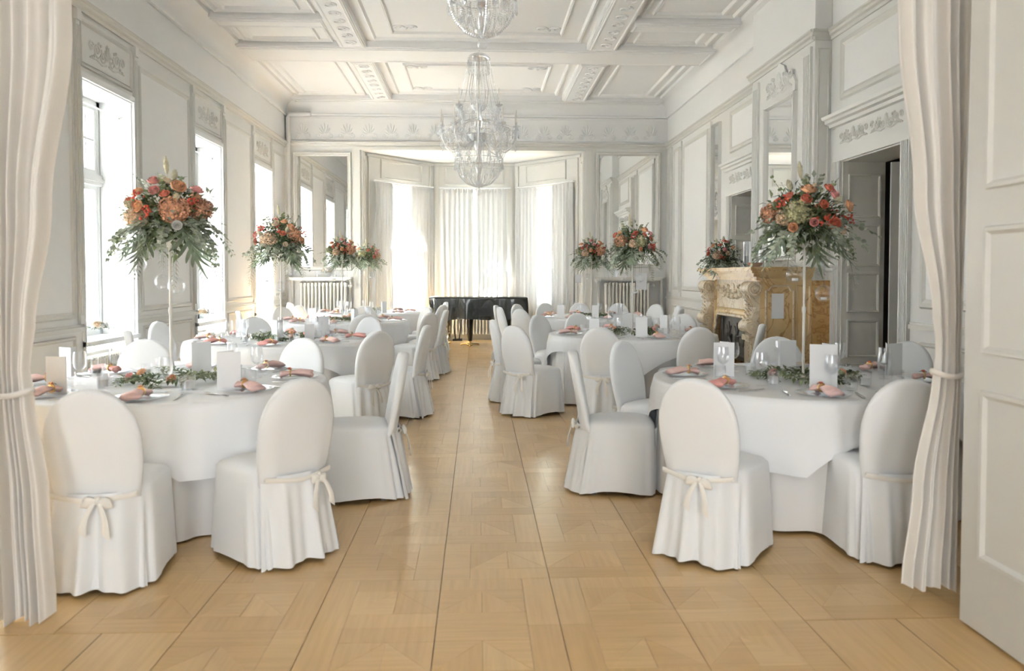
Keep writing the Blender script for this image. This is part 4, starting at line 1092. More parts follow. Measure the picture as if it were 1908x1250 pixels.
# ================================================================== CHAIRS
def sgnpow(x, p): return (abs(x)**p)*(1 if x >= 0 else -1)
def make_chair(seed, bow_x, bow_kind):
    rnd = random.Random(seed)
    e = empty('covered_chair', (0, 0, 0), label='chair', cat='chair', group='covered banquet chairs')
    # ---- backrest: upright oval pad under the stretch cover, leaning back
    nz, nt = 22, 28; rows = []
    for k in range(nz+1):
        u = k/nz
        zz = 0.36 + 0.564*(1-(1-u)**1.35)
        q = max(0.0, (zz-0.40)/0.524); low = max(0.0, (0.42-zz)/0.06)
        if q > 0.48: w = 0.213*sqrt(max(0.0, 1-((q-0.48)/0.52)**2.25))
        else: w = 0.182+0.031*sin(pi/2*q/0.48)
        w = max(w, 0.006); th = 0.034*min(1, w/0.07)**0.6
        yc = -0.215-0.095*q**1.1+0.045*low
        row = []
        for j in range(nt):
            a = 2*pi*j/nt
            x = w*sgnpow(cos(a), 0.75); y = th*sgnpow(sin(a), 0.6)
            wr = 0.0065*(1-q)**1.5*sin(x*52+seed)*(1 if y < 0 else 0.5)
            row.append((x, yc+y+wr+0.012*(1-(x/(w+1e-6))**2)*(-1), zz))
        rows.append(row)
    MB().grid(rows, close_u=True, cap0=True, cap1=True).build('backrest_cover', 'cover_fabric', e, smooth=180)
    # ---- seat and floor-length skirt
    nt = 72; rows = []
    ph = [rnd.uniform(0, 6.28) for _ in range(6)]
    def ring(a, b, z, fold, cy=0.0, p=0.45, hem=0.0):
        row = []
        for j in range(nt):
            t = 2*pi*j/nt; c, s_ = cos(t), sin(t)
            back = max(0, -s_)
            f = fold*(0.45*sin(5*t+ph[0])+0.35*sin(9*t+ph[1])+0.25*sin(13*t+ph[2]) + back*1.1*sin(17*t+ph[3]))
            x = (a+f)*sgnpow(c, p); y = cy+(b+f)*sgnpow(s_, p)
            lift = hem*(1-abs(sin(2*t)))*1.0
            row.append((x, y, z+lift))
        return row
    for k, (a, z) in enumerate(((0.02, 0.488), (0.10, 0.487), (0.17, 0.482), (0.205, 0.470), (0.217, 0.450))):
        rows.append(ring(a, a*1.02, z, 0, p=0.45+0.4*(1-k/4)))
    for k in range(1, 11):
        t = k/10; z = 0.45*(1-t)+0.010*t
        a = 0.218+0.024*t**0.8; b0 = 0.222+0.050*t**0.9
        rows.append(ring(a, b0, z, 0.020*t**0.8, cy=-0.028*t, p=0.45, hem=0.022*t**6))
    MB().grid(rows, close_u=True, cap0=True).build('seat_cover', 'cover_fabric', e, smooth=180)
    # draped panel behind, from the waist of the back to the floor, with box pleats
    rows = []; n = 40
    for k in range(11):
        t = k/10; z = 0.445*(1-t)+0.008*t; row = []
        for j in range(n+1):
            s_ = -1+2*j/n; hw = 0.180+0.045*t
            pl = 0.024*t**0.6*(sin(s_*8.5+ph[4])+0.6*sin(s_*15+ph[5]))
            row.append((s_*hw, -0.264-0.066*t-0.02*(1-s_*s_)-pl + 0.05*abs(s_)**3, z+0.018*t**6*(1-abs(s_))))
        rows.append(row)
    MB().grid(rows).build('back_skirt', 'cover_fabric', e, smooth=180)
    for x in (-0.165, 0.165):
        for y in (-0.17, 0.165):
            MB().box(x-0.014, x+0.014, y-0.014, y+0.014, 0.0005, 0.44).build('leg', 'dark_foot', e)
    # ---- sash with bow
    sash = empty_child('sash', e)
    pts = [( -0.188+0.376*k/12, -0.262-0.030*(1-(2*k/12-1)**2)-0.004, 0.425+0.015*abs(2*k/12-1)-0.01*sin(pi*k/12)) for k in range(13)]
    band = MB(); 
    rws = [[(x, y-0.004, z-0.012) for x, y, z in pts], [(x, y-0.009, z) for x, y, z in pts], [(x, y-0.004, z+0.012) for x, y, z in pts], [(x, y+0.004, z) for x, y, z in pts]]
    band.grid(rws, close_v=True)
    band.build('band', 'cover_ribbon', sash, smooth=60)
    kx, ky, kz = bow_x, -0.262-0.030*(1-(bow_x/0.188)**2)-0.018, 0.422
    MB().ball((kx, ky, kz), 0.017, 10, 8, (1.0, 0.8, 1.1)).build('knot', 'cover_ribbon', sash, smooth=180)
    for sg in (-1, 1):
        ang = radians({0: 25, 1: 55, 2: 10}[bow_kind]) * (1 if sg > 0 else 0.7)
        ln = 0.075 if bow_kind != 1 else 0.055
        rws = []
        for k in range(9):
            t = k/8; wd = 0.006+0.028*sin(pi*min(1, t*1.05))**0.8*(0.4+0.6*t); th = 0.004+0.010*sin(pi*t)
            cx_, cz_ = kx+sg*ln*t*cos(ang), kz-ln*t*sin(ang)+0.008*sin(pi*t)
            nx, nz_ = sin(ang)*sg, cos(ang)
            rws.append([(cx_+nx*wd*cos(2*pi*j/10), ky-0.006-th*sin(2*pi*j/10), cz_+nz_*wd*cos(2*pi*j/10)) for j in range(10)])
        MB().grid(rws, close_u=True, cap0=True, cap1=True).build('loop', 'cover_ribbon', sash, smooth=180)
        rws = []; tl = rnd.uniform(0.12, 0.17)
        for k in range(9):
            t = k/8; cx_ = kx+sg*(0.012+0.035*t+0.012*sin(3*t)); z = kz-0.01-tl*t; y = ky-0.012-0.012*sin(2.4*t)-0.02*t; wd = 0.011+0.007*t
            tip = 0.015*t**4
            rws.append([(cx_-wd, y, z+tip), (cx_, y-0.006, z-tip*0.3), (cx_+wd, y, z-tip), (cx_, y+0.003, z)])
        MB().grid(rws, close_u=True, cap0=True, cap1=True).build('tail', 'cover_ribbon', sash, smooth=60)
    return e
def empty_child(name, parent):
    # a small joining mesh that carries sub-parts (thing > part > sub-part)
    return MB().ball((0, -0.262, 0.40), 0.004, 6, 4).build(name, 'cover_ribbon', parent)
CHAIRS = [Maker(make_chair(11, 0.03, 0)), Maker(make_chair(23, -0.05, 2)), Maker(make_chair(37, 0.10, 1))]
TBL = {'T1': (-1.95, 5.2), 'T2': (2.13, 5.17), 'T3': (-2.07, 8.57), 'T4': (1.79, 9.25), 'T5': (-2.0, 12.0), 'T6': (1.86, 13.1), 'T7': (-2.0, 14.72)}
TNAME = {'T1': 'the nearest left table', 'T2': 'the nearest right table', 'T3': 'the second left table', 'T4': 'the middle right table', 'T5': 'the third left table', 'T6': 'the far right table', 'T7': 'the last left table'}
# (table, angle seen from the table centre, distance of the chair's top edge, extra turn, variant)
SEATS = [
 ('T1', -82, 1.58, -4, 0), ('T1', -48, 1.62, 4, 2), ('T1', 4, 1.46, 6, 1), ('T1', 68, 1.46, 0, 0), ('T1', 118, 1.46, 0, 1), ('T1', 176, 1.36, 0, 2),
 ('T3', -47, 1.72, 2, 1), ('T3', -14, 1.60, 4, 0), ('T3', 58, 1.46, 0, 1), ('T3', 116, 1.46, 0, 2), ('T3', 166, 1.46, 0, 0), ('T3', -134, 1.58, -25, 1),
 ('T5', -70, 1.55, 0, 0), ('T5', -40, 1.78, 6, 0), ('T5', -10, 1.56, 4, 1), ('T5', 34, 1.45, 0, 0), ('T5', -160, 1.46, 0, 1), ('T5', 140, 1.45, 0, 2),
 ('T7', -36, 1.75, 8, 1), ('T7', -130, 1.52, 0, 0), ('T7', 172, 1.46, 0, 1), ('T7', -84, 1.46, 0, 2), ('T7', 16, 1.46, 0, 0),
 ('T2', -130, 1.66, 0, 0), ('T2', -91, 1.34, 0, 2), ('T2', 172, 1.50, 0, 1), ('T2', 137, 1.40, 0, 0), ('T2', 76, 1.40, 0, 1), ('T2', 36, 1.44, 0, 2),
 ('T4', -112, 1.62, 0, 0), ('T4', -76, 1.54, 0, 1), ('T4', -141, 1.84, 4, 2), ('T4', -175, 1.62, 6, 1), ('T4', 134, 1.46, 0, 0), ('T4', 108, 1.50, 0, 1), ('T4', 52, 1.46, 0, 2), ('T4', -42, 1.55, 18, 0), ('T4', 80, 1.50, 0, 1),
 ('T6', -138, 1.66, 0, 0), ('T6', -166, 1.56, 0, 1), ('T6', 166, 1.60, 0, 2), ('T6', 142, 1.50, 0, 0), ('T6', 116, 1.50, 0, 1), ('T6', 90, 1.50, 0, 2), ('T6', 63, 1.52, 0, 0), ('T6', 2, 1.46, 0, 1), ('T6', -36, 1.55, 8, 2), ('T6', 33, 1.50, 0, 0),
]
def where(a):
    a = (a+360) % 360
    names = ['right', 'back right', 'back', 'back left', 'left', 'front left', 'front', 'front right']
    return names[int(((a+22.5) % 360)//45)]
def clock(a):
    """clock position as seen from above with 6 o'clock towards the camera"""
    h = round(((90-a) % 360)/30) % 12
    return 12 if h == 0 else h
used_lab = {}
for t, a, r, turn, v in SEATS:
    cx, cy = TBL[t]; ar = radians(a)
    bx, by = cx+r*cos(ar), cy+r*sin(ar)          # top edge of the back
    face = ar+pi+radians(turn)                     # direction the chair faces
    ox, oy = bx+0.31*cos(face), by+0.31*sin(face)
    side = {'front': 'back to the camera at', 'front left': 'at the front left of', 'front right': 'at the front right of', 'left': 'at the left side of', 'right': 'at the right side of', 'back': 'behind, facing the camera at', 'back left': 'at the back left of', 'back right': 'at the back right of'}[where(a)]
    lab = 'white skirted chair %s %s' % (side, TNAME[t])
    k = used_lab.get(lab, 0); used_lab[lab] = k+1
    if k: lab = lab.replace('white skirted chair', ['', 'second white skirted chair', 'third white skirted chair'][k])
    CHAIRS[v].put((ox, oy, 0), face-pi/2, lab)

# ================================================================== TABLES
RT = 0.96
def make_table():
    e = empty('round_table', label='table', cat='table', group='round banquet tables')
    MB().lathe([(0.0, 0.715), (RT-0.075, 0.715), (RT-0.075, 0.743), (0.0, 0.743)], 48).build('table_top', 'branch', e)
    for k in range(4):
        a = pi/4+k*pi/2; MB().lathe([(0.02, 0.001), (0.02, 0.715)], 8, (0.55*cos(a), 0.55*sin(a), 0), cap0=True).build('leg', 'dark_foot', e)
    return e
TM = Maker(make_table())
def skirt_mesh(seed):
    rnd = random.Random(seed); n = 288; rows = []
    ph = [rnd.uniform(0, 6.28) for _ in range(4)]
    for k in range(13):
        t = k/12; z = 0.7455*(1-t)+0.012*t; row = []
        for j in range(n):
            a = 2*pi*j/n
            f = sin(21*a+1.5*sin(3*a+ph[0]))+0.35*sin(34*a+ph[1])
            rr = RT-0.030+0.006*t+0.040*f*t**0.45*(1 if f < 0 else 0.7)
            row.append((rr*cos(a), rr*sin(a), z+0.006*sin(5*a+ph[2])*t**4))
        rows.append(row)
    return MB().grid(rows, close_u=True).mesh('table_skirt', 'linen_skirt', 180)
def cloth_mesh(rot, half, seed):
    rnd = random.Random(seed); n = 240; ph = [rnd.uniform(0, 6.28) for _ in range(4)]
    rows = []
    for r in (0.02, 0.3, 0.6, 0.85, RT-0.02):
        rows.append([(r*cos(2*pi*j/n), r*sin(2*pi*j/n), 0.7500+0.0008*sin(7*2*pi*j/n)*r) for j in range(n)])
    for k in range(0, 13):
        t = k/12; row = []
        for j in range(n):
            a = 2*pi*j/n; b = a-rot
            rr = half/max(abs(cos(b)), abs(sin(b))); rr = min(rr, half*1.22)
            drop = max(0.06, rr-RT)
            cor = max(0, (rr-half)/(half*0.22))
            f = 0.012*sin(13*a+ph[0])+0.010*sin(21*a+ph[1])
            out = RT+0.004+0.016*min(1, t*4)+t*(0.006+0.022*cor+f*(0.5+0.8*cor))
            row.append((out*cos(a), out*sin(a), 0.748-0.012*min(1, t*3)-drop*t))
        rows.append(row)
    return MB().grid(rows, close_u=True, cap0=True).mesh('tablecloth', 'linen_white', 180)
for i, (t, (x, y)) in enumerate(TBL.items()):
    rot = {'T1': radians(-13), 'T2': radians(14), 'T3': radians(20), 'T4': radians(28), 'T5': radians(10), 'T6': radians(40), 'T7': radians(25)}[t]
    TM.put((x, y, 0), rot, 'round table hidden under cloths, %s' % TNAME[t].replace('the ', '', 1))
    link('table_skirt', skirt_mesh(i), None, (x, y, 0), 0, 'floor-length pleated cream cloth under %s' % TNAME[t], 'tablecloth', 'pleated table skirts')
    link('tablecloth', cloth_mesh(rot, 1.11, i), None, (x, y, 0), 0, 'white square tablecloth spread over %s' % TNAME[t], 'tablecloth', 'white tablecloths')
ZT = 0.7525

# ================================================================== TABLEWARE
def wine_glass():
    e = empty('wine_glass', label='x', cat='glass', group='wine glasses')
    MB().lathe([(0.0, 0.0), (0.034, 0.001), (0.033, 0.004), (0.006, 0.009)], 20).build('foot', 'clear_glass', e, smooth=60)
    MB().lathe([(0.006, 0.009), (0.0038, 0.03), (0.0038, 0.075), (0.006, 0.088)], 10).build('stem', 'clear_glass', e, smooth=60)
    MB().lathe([(0.002, 0.086), (0.018, 0.092), (0.034, 0.11), (0.0405, 0.135), (0.0395, 0.165), (0.0345, 0.205), (0.0335, 0.205), (0.0385, 0.165), (0.0393, 0.135), (0.033, 0.112), (0.017, 0.095), (0.001, 0.09)], 24).build('bowl', 'clear_glass', e, smooth=80)
    return e
def tumbler():
    return MB().lathe([(0.0, 0.001), (0.03, 0.001), (0.034, 0.01), (0.038, 0.05), (0.036, 0.095), (0.0345, 0.095), (0.036, 0.05), (0.032, 0.013), (0.0, 0.011)], 24).build('water_tumbler', 'clear_glass', smooth=60, label='x', cat='glass', group='water tumblers')
def plate():
    mb = MB().lathe([(0.0, 0.003), (0.085, 0.003), (0.10, 0.006), (0.150, 0.014), (0.153, 0.016), (0.150, 0.018), (0.10, 0.010), (0.085, 0.007), (0.0, 0.007)], 40)
    return mb.build('charger_plate', 'plate_glass', smooth=50, label='x', cat='plate', group='glass charger plates')
def small_flower(mb, c, r, tilt=0.4):
    for lay, (n, rr, el) in enumerate(((5, 1.0, 0.25), (5, 0.75, 0.7), (3, 0.45, 1.15))):
        for k in range(n):
            a = 2*pi*k/n+lay*0.5; d = Vector((cos(a)*cos(el), sin(a)*cos(el), sin(el)))
            s_ = Vector((-sin(a), cos(a), 0)); c0 = Vector(c)
            b0 = c0+d*r*0.15; m0 = c0+d*r*0.7+Vector((0, 0, r*0.12)); t0 = c0+d*r*rr*1.05
            w = r*0.42
            mb.grid([[b0-s_*w*0.3, b0, b0+s_*w*0.3], [m0-s_*w, m0+Vector((0, 0, -r*0.10)), m0+s_*w], [t0-s_*w*0.6, t0+d*r*0.1, t0+s_*w*0.6]])
def napkin(m, fl):
    e = empty('folded_napkin', label='x', cat='napkin', group='pink napkins')
    rows = []
    for k in range(17):
        u = k/16; x = -0.115+0.20*u
        pin = abs(u-0.68)
        w = 0.014+0.042*min(1, pin/0.62)**0.75; h = 0.010+0.010*min(1, pin/0.3)
        row = []
        for j in range(16):
            a = 2*pi*j/16
            rip = 0.006*sin(a*4+u*3)*min(1, pin/0.3)
            row.append((x+0.012*sin(a*3)*(1 if k == 0 else 0), w*cos(a), 0.020+0.012*sin(pi*u)+(h+rip)*sin(a)))
        rows.append(row)
    MB().grid(rows, close_u=True, cap0=True, cap1=True).build('napkin_cloth', m, e, smooth=120)
    MB().tube([(0.022, 0.0165*cos(2*pi*k/16), 0.031+0.0165*sin(2*pi*k/16)) for k in range(17)], 0.0055, 6, flat=2.0).build('ring', 'gold', e, smooth=60)
    fb = MB(); small_flower(fb, (0.028, 0.004, 0.050), 0.022)
    f = fb.build('flower', fl, e, smooth=120)
    lf = MB()
    for a in (0.3, 2.0, -1.4): leaf(lf, (0.028, 0.004, 0.050), (cos(a), sin(a), 0.2), 0.035, 0.010)
    lf.build('leaf', 'leaf_mid', e)
    return e
def leaf(mb, base, d, l, w, droop=0.15):
    d = Vector(d).normalized(); up = Vector((0, 0, 1)); s_ = d.cross(up)
    if s_.length < 1e-3: s_ = Vector((1, 0, 0))
    s_.normalize(); n = s_.cross(d); b = Vector(base)
    m = b+d*l*0.45+n*l*0.05; t = b+d*l-n*l*droop
    mb.grid([[b, b, b], [m-s_*w+n*w*0.25, m, m+s_*w+n*w*0.25], [t, t, t]])
def fork():
    mb = MB().box(-0.10, 0.02, -0.004, 0.004, 0.002, 0.005).box(0.02, 0.045, -0.011, 0.011, 0.003, 0.006)
    for k in range(4): mb.box(0.045, 0.095, -0.011+0.0062*k, -0.0075+0.0062*k, 0.004, 0.0065)
    mb.box(-0.11, -0.06, -0.006, 0.006, 0.001, 0.005)
    return mb.build('fork', 'steel', label='x', cat='cutlery', group='forks')
def knife():
    mb = MB().box(-0.11, 0.0, -0.006, 0.006, 0.001, 0.007).prism([(0.0, -0.007, 0.002), (0.10, -0.007, 0.002), (0.115, 0.0, 0.002), (0.10, 0.007, 0.002), (0.0, 0.006, 0.002)], (0, 0, 0.003))
    return mb.build('knife', 'steel', label='x', cat='cutlery', group='knives')
def menu_card(w=0.115, h=0.215, op=0.055):
    mb = MB(); t = 0.0015
    for sg in (-1, 1):
        a = Vector((0, 0, 0)); b = Vector((w, sg*op, 0)); n = Vector((-sg*op, w, 0)).normalized()*t*sg
        mb.hexa([a, b, b+n, a+n, a+Vector((0, 0, h)), b+Vector((0, 0, h)), b+n+Vector((0, 0, h)), a+n+Vector((0, 0, h))])
    return mb.build('menu_card', 'paper', label='x', cat='menu card', group='standing menu cards')
def votive():
    e = empty('candle_glass', label='x', cat='candle', group='candle glasses')
    MB().lathe([(0.0, 0.001), (0.032, 0.001), (0.034, 0.006), (0.036, 0.085), (0.0345, 0.085), (0.033, 0.008), (0.0, 0.006)], 20).build('glass', 'clear_glass', e, smooth=60)
    MB().lathe([(0.0, 0.0065), (0.026, 0.0065), (0.026, 0.05), (0.004, 0.048), (0.0, 0.048)], 16).tube([(0, 0, 0.048), (0.001, 0, 0.06)], 0.0012, 5).build('candle', 'candle_wax', e, smooth=50)
    return e
M_WINE, M_TUM, M_PLATE, M_FORK, M_KNIFE = Maker(wine_glass()), Maker(tumbler()), Maker(plate()), Maker(fork()), Maker(knife())
M_NAP = [Maker(napkin('napkin_pink', 'petal_peach')), Maker(napkin('napkin_coral', 'petal_cream')), Maker(napkin('napkin_pink', 'petal_coral'))]
M_CARD = Maker(menu_card()); M_VOT = Maker(votive())
PLACES = [-90, -45, 0, 45, 90, 135, 180, -135]
def at(t, a, r, da=0.0):
    x, y = TBL[t]; ar = radians(a)+da
    return x+r*cos(ar), y+r*sin(ar)
for t in TBL:
    off = {'T1': 8, 'T2': -14, 'T3': 5, 'T4': 10, 'T5': 0, 'T6': 12, 'T7': 6}[t]
    rnd = random.Random(hash(t) % 7 + ord(t[1]))
    full = t in ('T1', 'T2', 'T3', 'T4')
    for i, a0 in enumerate(PLACES):
        a = a0+off; ar = radians(a); w = where(a0)
        pl = 'at the %s place of %s' % (w, TNAME[t])
        x, y = at(t, a, 0.755)
        M_PLATE.put((x, y, ZT), 0, 'clear glass charger plate ' + pl)
        j = rnd.randrange(3) if full else 0
        M_NAP[j].put((x, y, ZT+0.008), ar+pi+rnd.uniform(-0.5, 0.5), ['pink napkin with peach flower ', 'coral napkin with cream flower ', 'pink napkin with coral flower '][j]+pl)
        xw, yw = at(t, a, 0.52, 0.16)
        M_WINE.put((xw, yw, ZT), 0, 'clear wine glass ' + pl)
        if full:
            xk, yk = at(t, a, 0.76, 0.26); M_KNIFE.put((xk, yk, ZT), ar+pi, 'steel table knife ' + pl)
            xk, yk = at(t, a, 0.76, -0.26); M_FORK.put((xk, yk, ZT), ar+pi, 'steel table fork ' + pl)
            xk, yk = at(t, a, 0.57, 0.34); M_TUM.put((xk, yk, ZT), 0, 'clear water tumbler ' + pl)
# standing menu cards, where the photograph shows them: (table, dx, dy, turn, scale)
CARDS = [('T1', -0.38, -0.55, 2.5, 1.0, 'front left'), ('T1', 0.04, 0.25, 1.2, 1.05, 'beside the flower stand'), ('T1', 0.42, -0.42, 0.6, 1.05, 'right of the candles'), ('T1', -0.75, 0.25, 2.2, 0.9, 'left side'),
         ('T2', 0.0, -0.50, 2.2, 1.22, 'front centre'), ('T2', 0.12, 0.42, 2.9, 1.0, 'behind the flower stand'), ('T2', -0.42, 0.12, 2.5, 1.05, 'left of the flower stand'), ('T2', 0.62, 0.12, 0.7, 1.0, 'right side'),
         ('T3', 0.03, -0.30, 1.8, 1.0, 'front centre'), ('T3', 0.34, -0.45, 1.2, 0.85, 'front right'), ('T3', 0.30, 0.45, 0.9, 1.0, 'back right'), ('T3', -0.45, 0.30, 2.6, 0.9, 'left side'),
         ('T4', -0.45, -0.42, 2.2, 0.9, 'front left'), ('T4', 0.06, -0.55, 2.4, 1.0, 'front centre'), ('T4', 0.38, -0.12, 1.6, 1.0, 'right side'), ('T4', -0.15, 0.40, 0.6, 0.9, 'back'),
         ('T5', 0.25, -0.50, 1.7, 0.9, 'front right'), ('T5', -0.35, -0.2, 2.4, 0.9, 'left side'), ('T6', -0.48, -0.3, 2.2, 0.9, 'left side'), ('T6', 0.06, -0.4, 2.2, 0.9, 'front centre'), ('T6', 0.45, 0.1, 1.0, 0.9, 'right side'), ('T7', 0.3, -0.3, 1.4, 0.9, 'right side')]
for t, dx, dy, rz, sc, w in CARDS:
    x, y = TBL[t]; M_CARD.put((x+dx, y+dy, ZT), rz, 'white folded menu card standing %s on %s' % (w, TNAME[t]), scale=sc)
for t in TBL:
    for k, (dx, dy, w) in enumerate(((-0.30, -0.28, 'front left'), (0.24, -0.36, 'front right'), (0.36, 0.16, 'right'), (-0.26, 0.26, 'back left'))):
        if t == 'T7' and k > 1: continue
        x, y = TBL[t]; M_VOT.put((x+dx, y+dy, ZT), 0, 'white candle glass at the %s of the stand on %s' % (w, TNAME[t]))

# ================================================================== FLOWERS
def rot_to(d):
    return Vector((0, 0, 1)).rotation_difference(Vector(d).normalized()).to_matrix()
def rose(c, d, r, m, parent):
    mb = MB(); M = rot_to(d); c = Vector(c)
    for lay, (n, rad, h, flare) in enumerate(((5, 1.0, 0.62, 0.42), (5, 0.72, 0.82, 0.22), (4, 0.45, 0.92, 0.10), (3, 0.22, 0.95, 0.02))):
        for k in range(n):
            a0 = 2*pi*k/n+lay*0.7; rows = []
            for i in range(4):
                t = i/3; rr = r*(rad*(0.25+0.85*sin(pi*(0.06+0.66*t)))+flare*t*t*0.5); z = r*h*t*1.35
                wa = 1.25*pi/n*(0.6+0.5*sin(pi*t))
                rows.append([c+M@Vector((rr*cos(a0+s_*wa), rr*sin(a0+s_*wa), z-(r*0.18*abs(s_)*t))) for s_ in (-1, -0.4, 0.4, 1)])
            mb.grid(rows)
    return mb.build('rose', m, parent, smooth=180)
def hydrangea(c, r, m, parent, rnd, n=120):
    mb = MB(); c = Vector(c)
    for k in range(n):
        z = 1-2*(k+0.5)/n; a = k*2.39996; q = sqrt(max(0, 1-z*z))
        d = Vector((q*cos(a), q*sin(a), z)); rr = r*rnd.uniform(0.78, 1.08); p = c+Vector((d.x, d.y, d.z*0.84))*rr; M = rot_to(d); s_ = r*0.21*rnd.uniform(0.8, 1.2); t0 = rnd.uniform(0, 1.6)
        for j in range(4):
            b = t0+j*pi/2
            v = lambda ang, l, h: p+M@Vector((cos(ang)*l, sin(ang)*l, h))
            mb.quad(v(b, 0.0, 0), v(b-0.55, s_, s_*0.15), v(b, s_*1.35, s_*0.35), v(b+0.55, s_, s_*0.15))
    mb.ball(c, r*0.72, 10, 8, (1, 1, 0.84))
    return mb.build('hydrangea', m, parent)
def berries(c, parent, rnd, n=14, m='berry_red', spread=0.035):
    mb = MB()
    for k in range(n):
        p = Vector(c)+Vector((rnd.gauss(0, 1), rnd.gauss(0, 1), rnd.gauss(0, 1)))*spread*0.6
        mb.ball(p, rnd.uniform(0.006, 0.010), 6, 5)
    return mb.build('berry_cluster', m, parent, smooth=180, kind='stuff')
def arc_path(base, d, l, droop, n=10, curl=0.0):
    p = Vector(base); d = Vector(d).normalized(); out = [p.copy()]
    for k in range(n):
        p = p+d*(l/n); d = (d+Vector((curl*0.1, -curl*0.05, -droop/n))).normalized(); out.append(p.copy())
    return out
def sprig(name, base, d, l, droop, lw, ll, m, parent, rnd, round_leaf=False, pairs=None, stem='stem_green', curl=0.0):
    P = arc_path(base, d, l, droop, 12, curl); mb = MB().tube(P, [0.0028*(1-0.7*k/12) for k in range(13)], 4)
    n = pairs or int(l/0.028)
    for k in range(n):
        t = 0.15+0.85*(k+0.5)/n; i = min(int(t*12), 11); p = P[i]+(P[i+1]-P[i])*(t*12-i); dv = (P[i+1]-P[i]).normalized()
        sv = dv.cross(Vector((0, 0, 1)))
        if sv.length < 0.05: sv = Vector((1, 0, 0))
        sv.normalize(); rz_ = rnd.uniform(-0.7, 0.7); sv = (sv*cos(rz_)+sv.cross(dv)*sin(rz_)).normalized()
        for sg in (-1, 1):
            q = ll*(1-0.35*t)*rnd.uniform(0.8, 1.15); ld = (sv*sg*0.9+dv*0.55+Vector((0, 0, rnd.uniform(-0.25, 0.25)))).normalized()
            if round_leaf:
                nn = ld.cross(dv); nn = nn.normalized() if nn.length > 1e-3 else Vector((0, 0, 1))
                sv2 = nn.cross(ld); c = p+ld*q*0.6
                i0 = len(mb.v)
                mb.v += [tuple(p)]+[tuple(c+ld*q*0.55*cos(b)+sv2*q*0.52*sin(b)+nn*q*0.08*cos(2*b)) for b in [pi+2*pi*(j+0.5)/7 for j in range(7)]]
                for j in range(6): mb.f.append((i0, i0+1+j, i0+2+j))
                mb.f.append((i0+1, i0+7, i0+6))
            else: leaf(mb, p, ld, q, q*lw, 0.12)
    return mb.build(name, m, parent)
def fern(base, d, l, droop, m, parent, rnd, wid=0.055):
    P = arc_path(base, d, l, droop, 14); mb = MB().tube(P, [0.003*(1-0.7*k/14) for k in range(15)], 4)
    n = int(l/0.011)
    for k in range(n):
        t = 0.08+0.9*k/n; i = min(int(t*14), 13); p = P[i]; dv = (P[i+1]-P[i]).normalized()
        sv = dv.cross(Vector((0.3, 1, 0.2))); sv.normalize()
        w = wid*sin(pi*(0.12+0.86*t))**0.7
        for sg in (-1, 1): leaf(mb, p+dv*(l/n)*0.5*(sg > 0), sv*sg+dv*0.75, w, 0.0042, 0.05)
    return mb.build('fern_frond', m, parent)
def lobed_leaf(base, d, side, l, m, parent, rnd):
    """large deeply lobed leaf hanging outwards"""
    b = Vector(base); d = Vector(d).normalized(); s_ = Vector(side).normalized(); n = d.cross(s_).normalized()
    mb = MB()
    def lobe(p, dv, ln, w):
        sv = n.cross(dv).normalized(); rows = []
        for k in range(7):
            t = k/6; wd = w*sin(pi*(0.10+0.86*t))**0.8*(1-0.25*t); c = p+dv*ln*t - n*0.02*sin(pi*t) - Vector((0, 0, 0.05*ln*t*t))
            rows.append([c-sv*wd, c+n*wd*0.25, c+sv*wd])
        mb.grid(rows)
    lobe(b, d, l*1.08, 0.018)
    for k in range(5):
        t = 0.12+0.13*k
        for sg in (-1, 1):
            dv = (d*(0.55+0.12*k)+s_*sg*(0.95-0.10*k)).normalized()
            lobe(b+d*l*t*0.9, dv, l*(0.60-0.06*k), 0.013)
    return mb.build('lobed_leaf', m, parent, smooth=180)
def plume(c, d, l, r, parent, rnd):
    mb = MB(); M = rot_to(d); c = Vector(c)
    rows = []
    for k in range(8):
        t = k/7; rr = r*sin(pi*(0.08+0.88*t))**0.8
        rows.append([c+M@Vector((rr*cos(2*pi*j/8)*(1+0.25*((j+k) % 2)), rr*sin(2*pi*j/8)*(1+0.25*((j+k) % 2)), l*t)) for j in range(8)])
    mb.grid(rows, close_u=True, cap0=True, cap1=True)
    for k in range(60):
        t = rnd.uniform(0.05, 0.95); a = rnd.uniform(0, 6.28); rr = r*sin(pi*(0.08+0.88*t))**0.8
        p = c+M@Vector((rr*cos(a), rr*sin(a), l*t)); dv = M@Vector((cos(a)*0.7, sin(a)*0.7, 0.8)); leaf(mb, p, dv, r*0.9, 0.0012)
    mb.tube([c, c-(M@Vector((0, 0, l*0.8)))], 0.0015, 4)
    return mb.build('grass_plume', 'plume', parent)
def foliage_ball(parent, rnd, c, rad, n, m, ll=0.05):
    mb = MB()
    for k in range(n):
        d = Vector((rnd.gauss(0, 1), rnd.gauss(0, 1), rnd.gauss(0, 0.8))).normalized()
        p = Vector((c[0]+d.x*rad[0]*rnd.uniform(0.35, 0.95), c[1]+d.y*rad[1]*rnd.uniform(0.35, 0.95), c[2]+d.z*rad[2]*rnd.uniform(0.35, 0.95)))
        dv = (d+Vector((rnd.uniform(-0.8, 0.8), rnd.uniform(-0.8, 0.8), rnd.uniform(-0.6, 0.6)))).normalized()
        leaf(mb, p, dv, ll*rnd.uniform(0.6, 1.3), ll*0.28)
    return mb.build('filler_foliage', m, parent, kind='stuff')
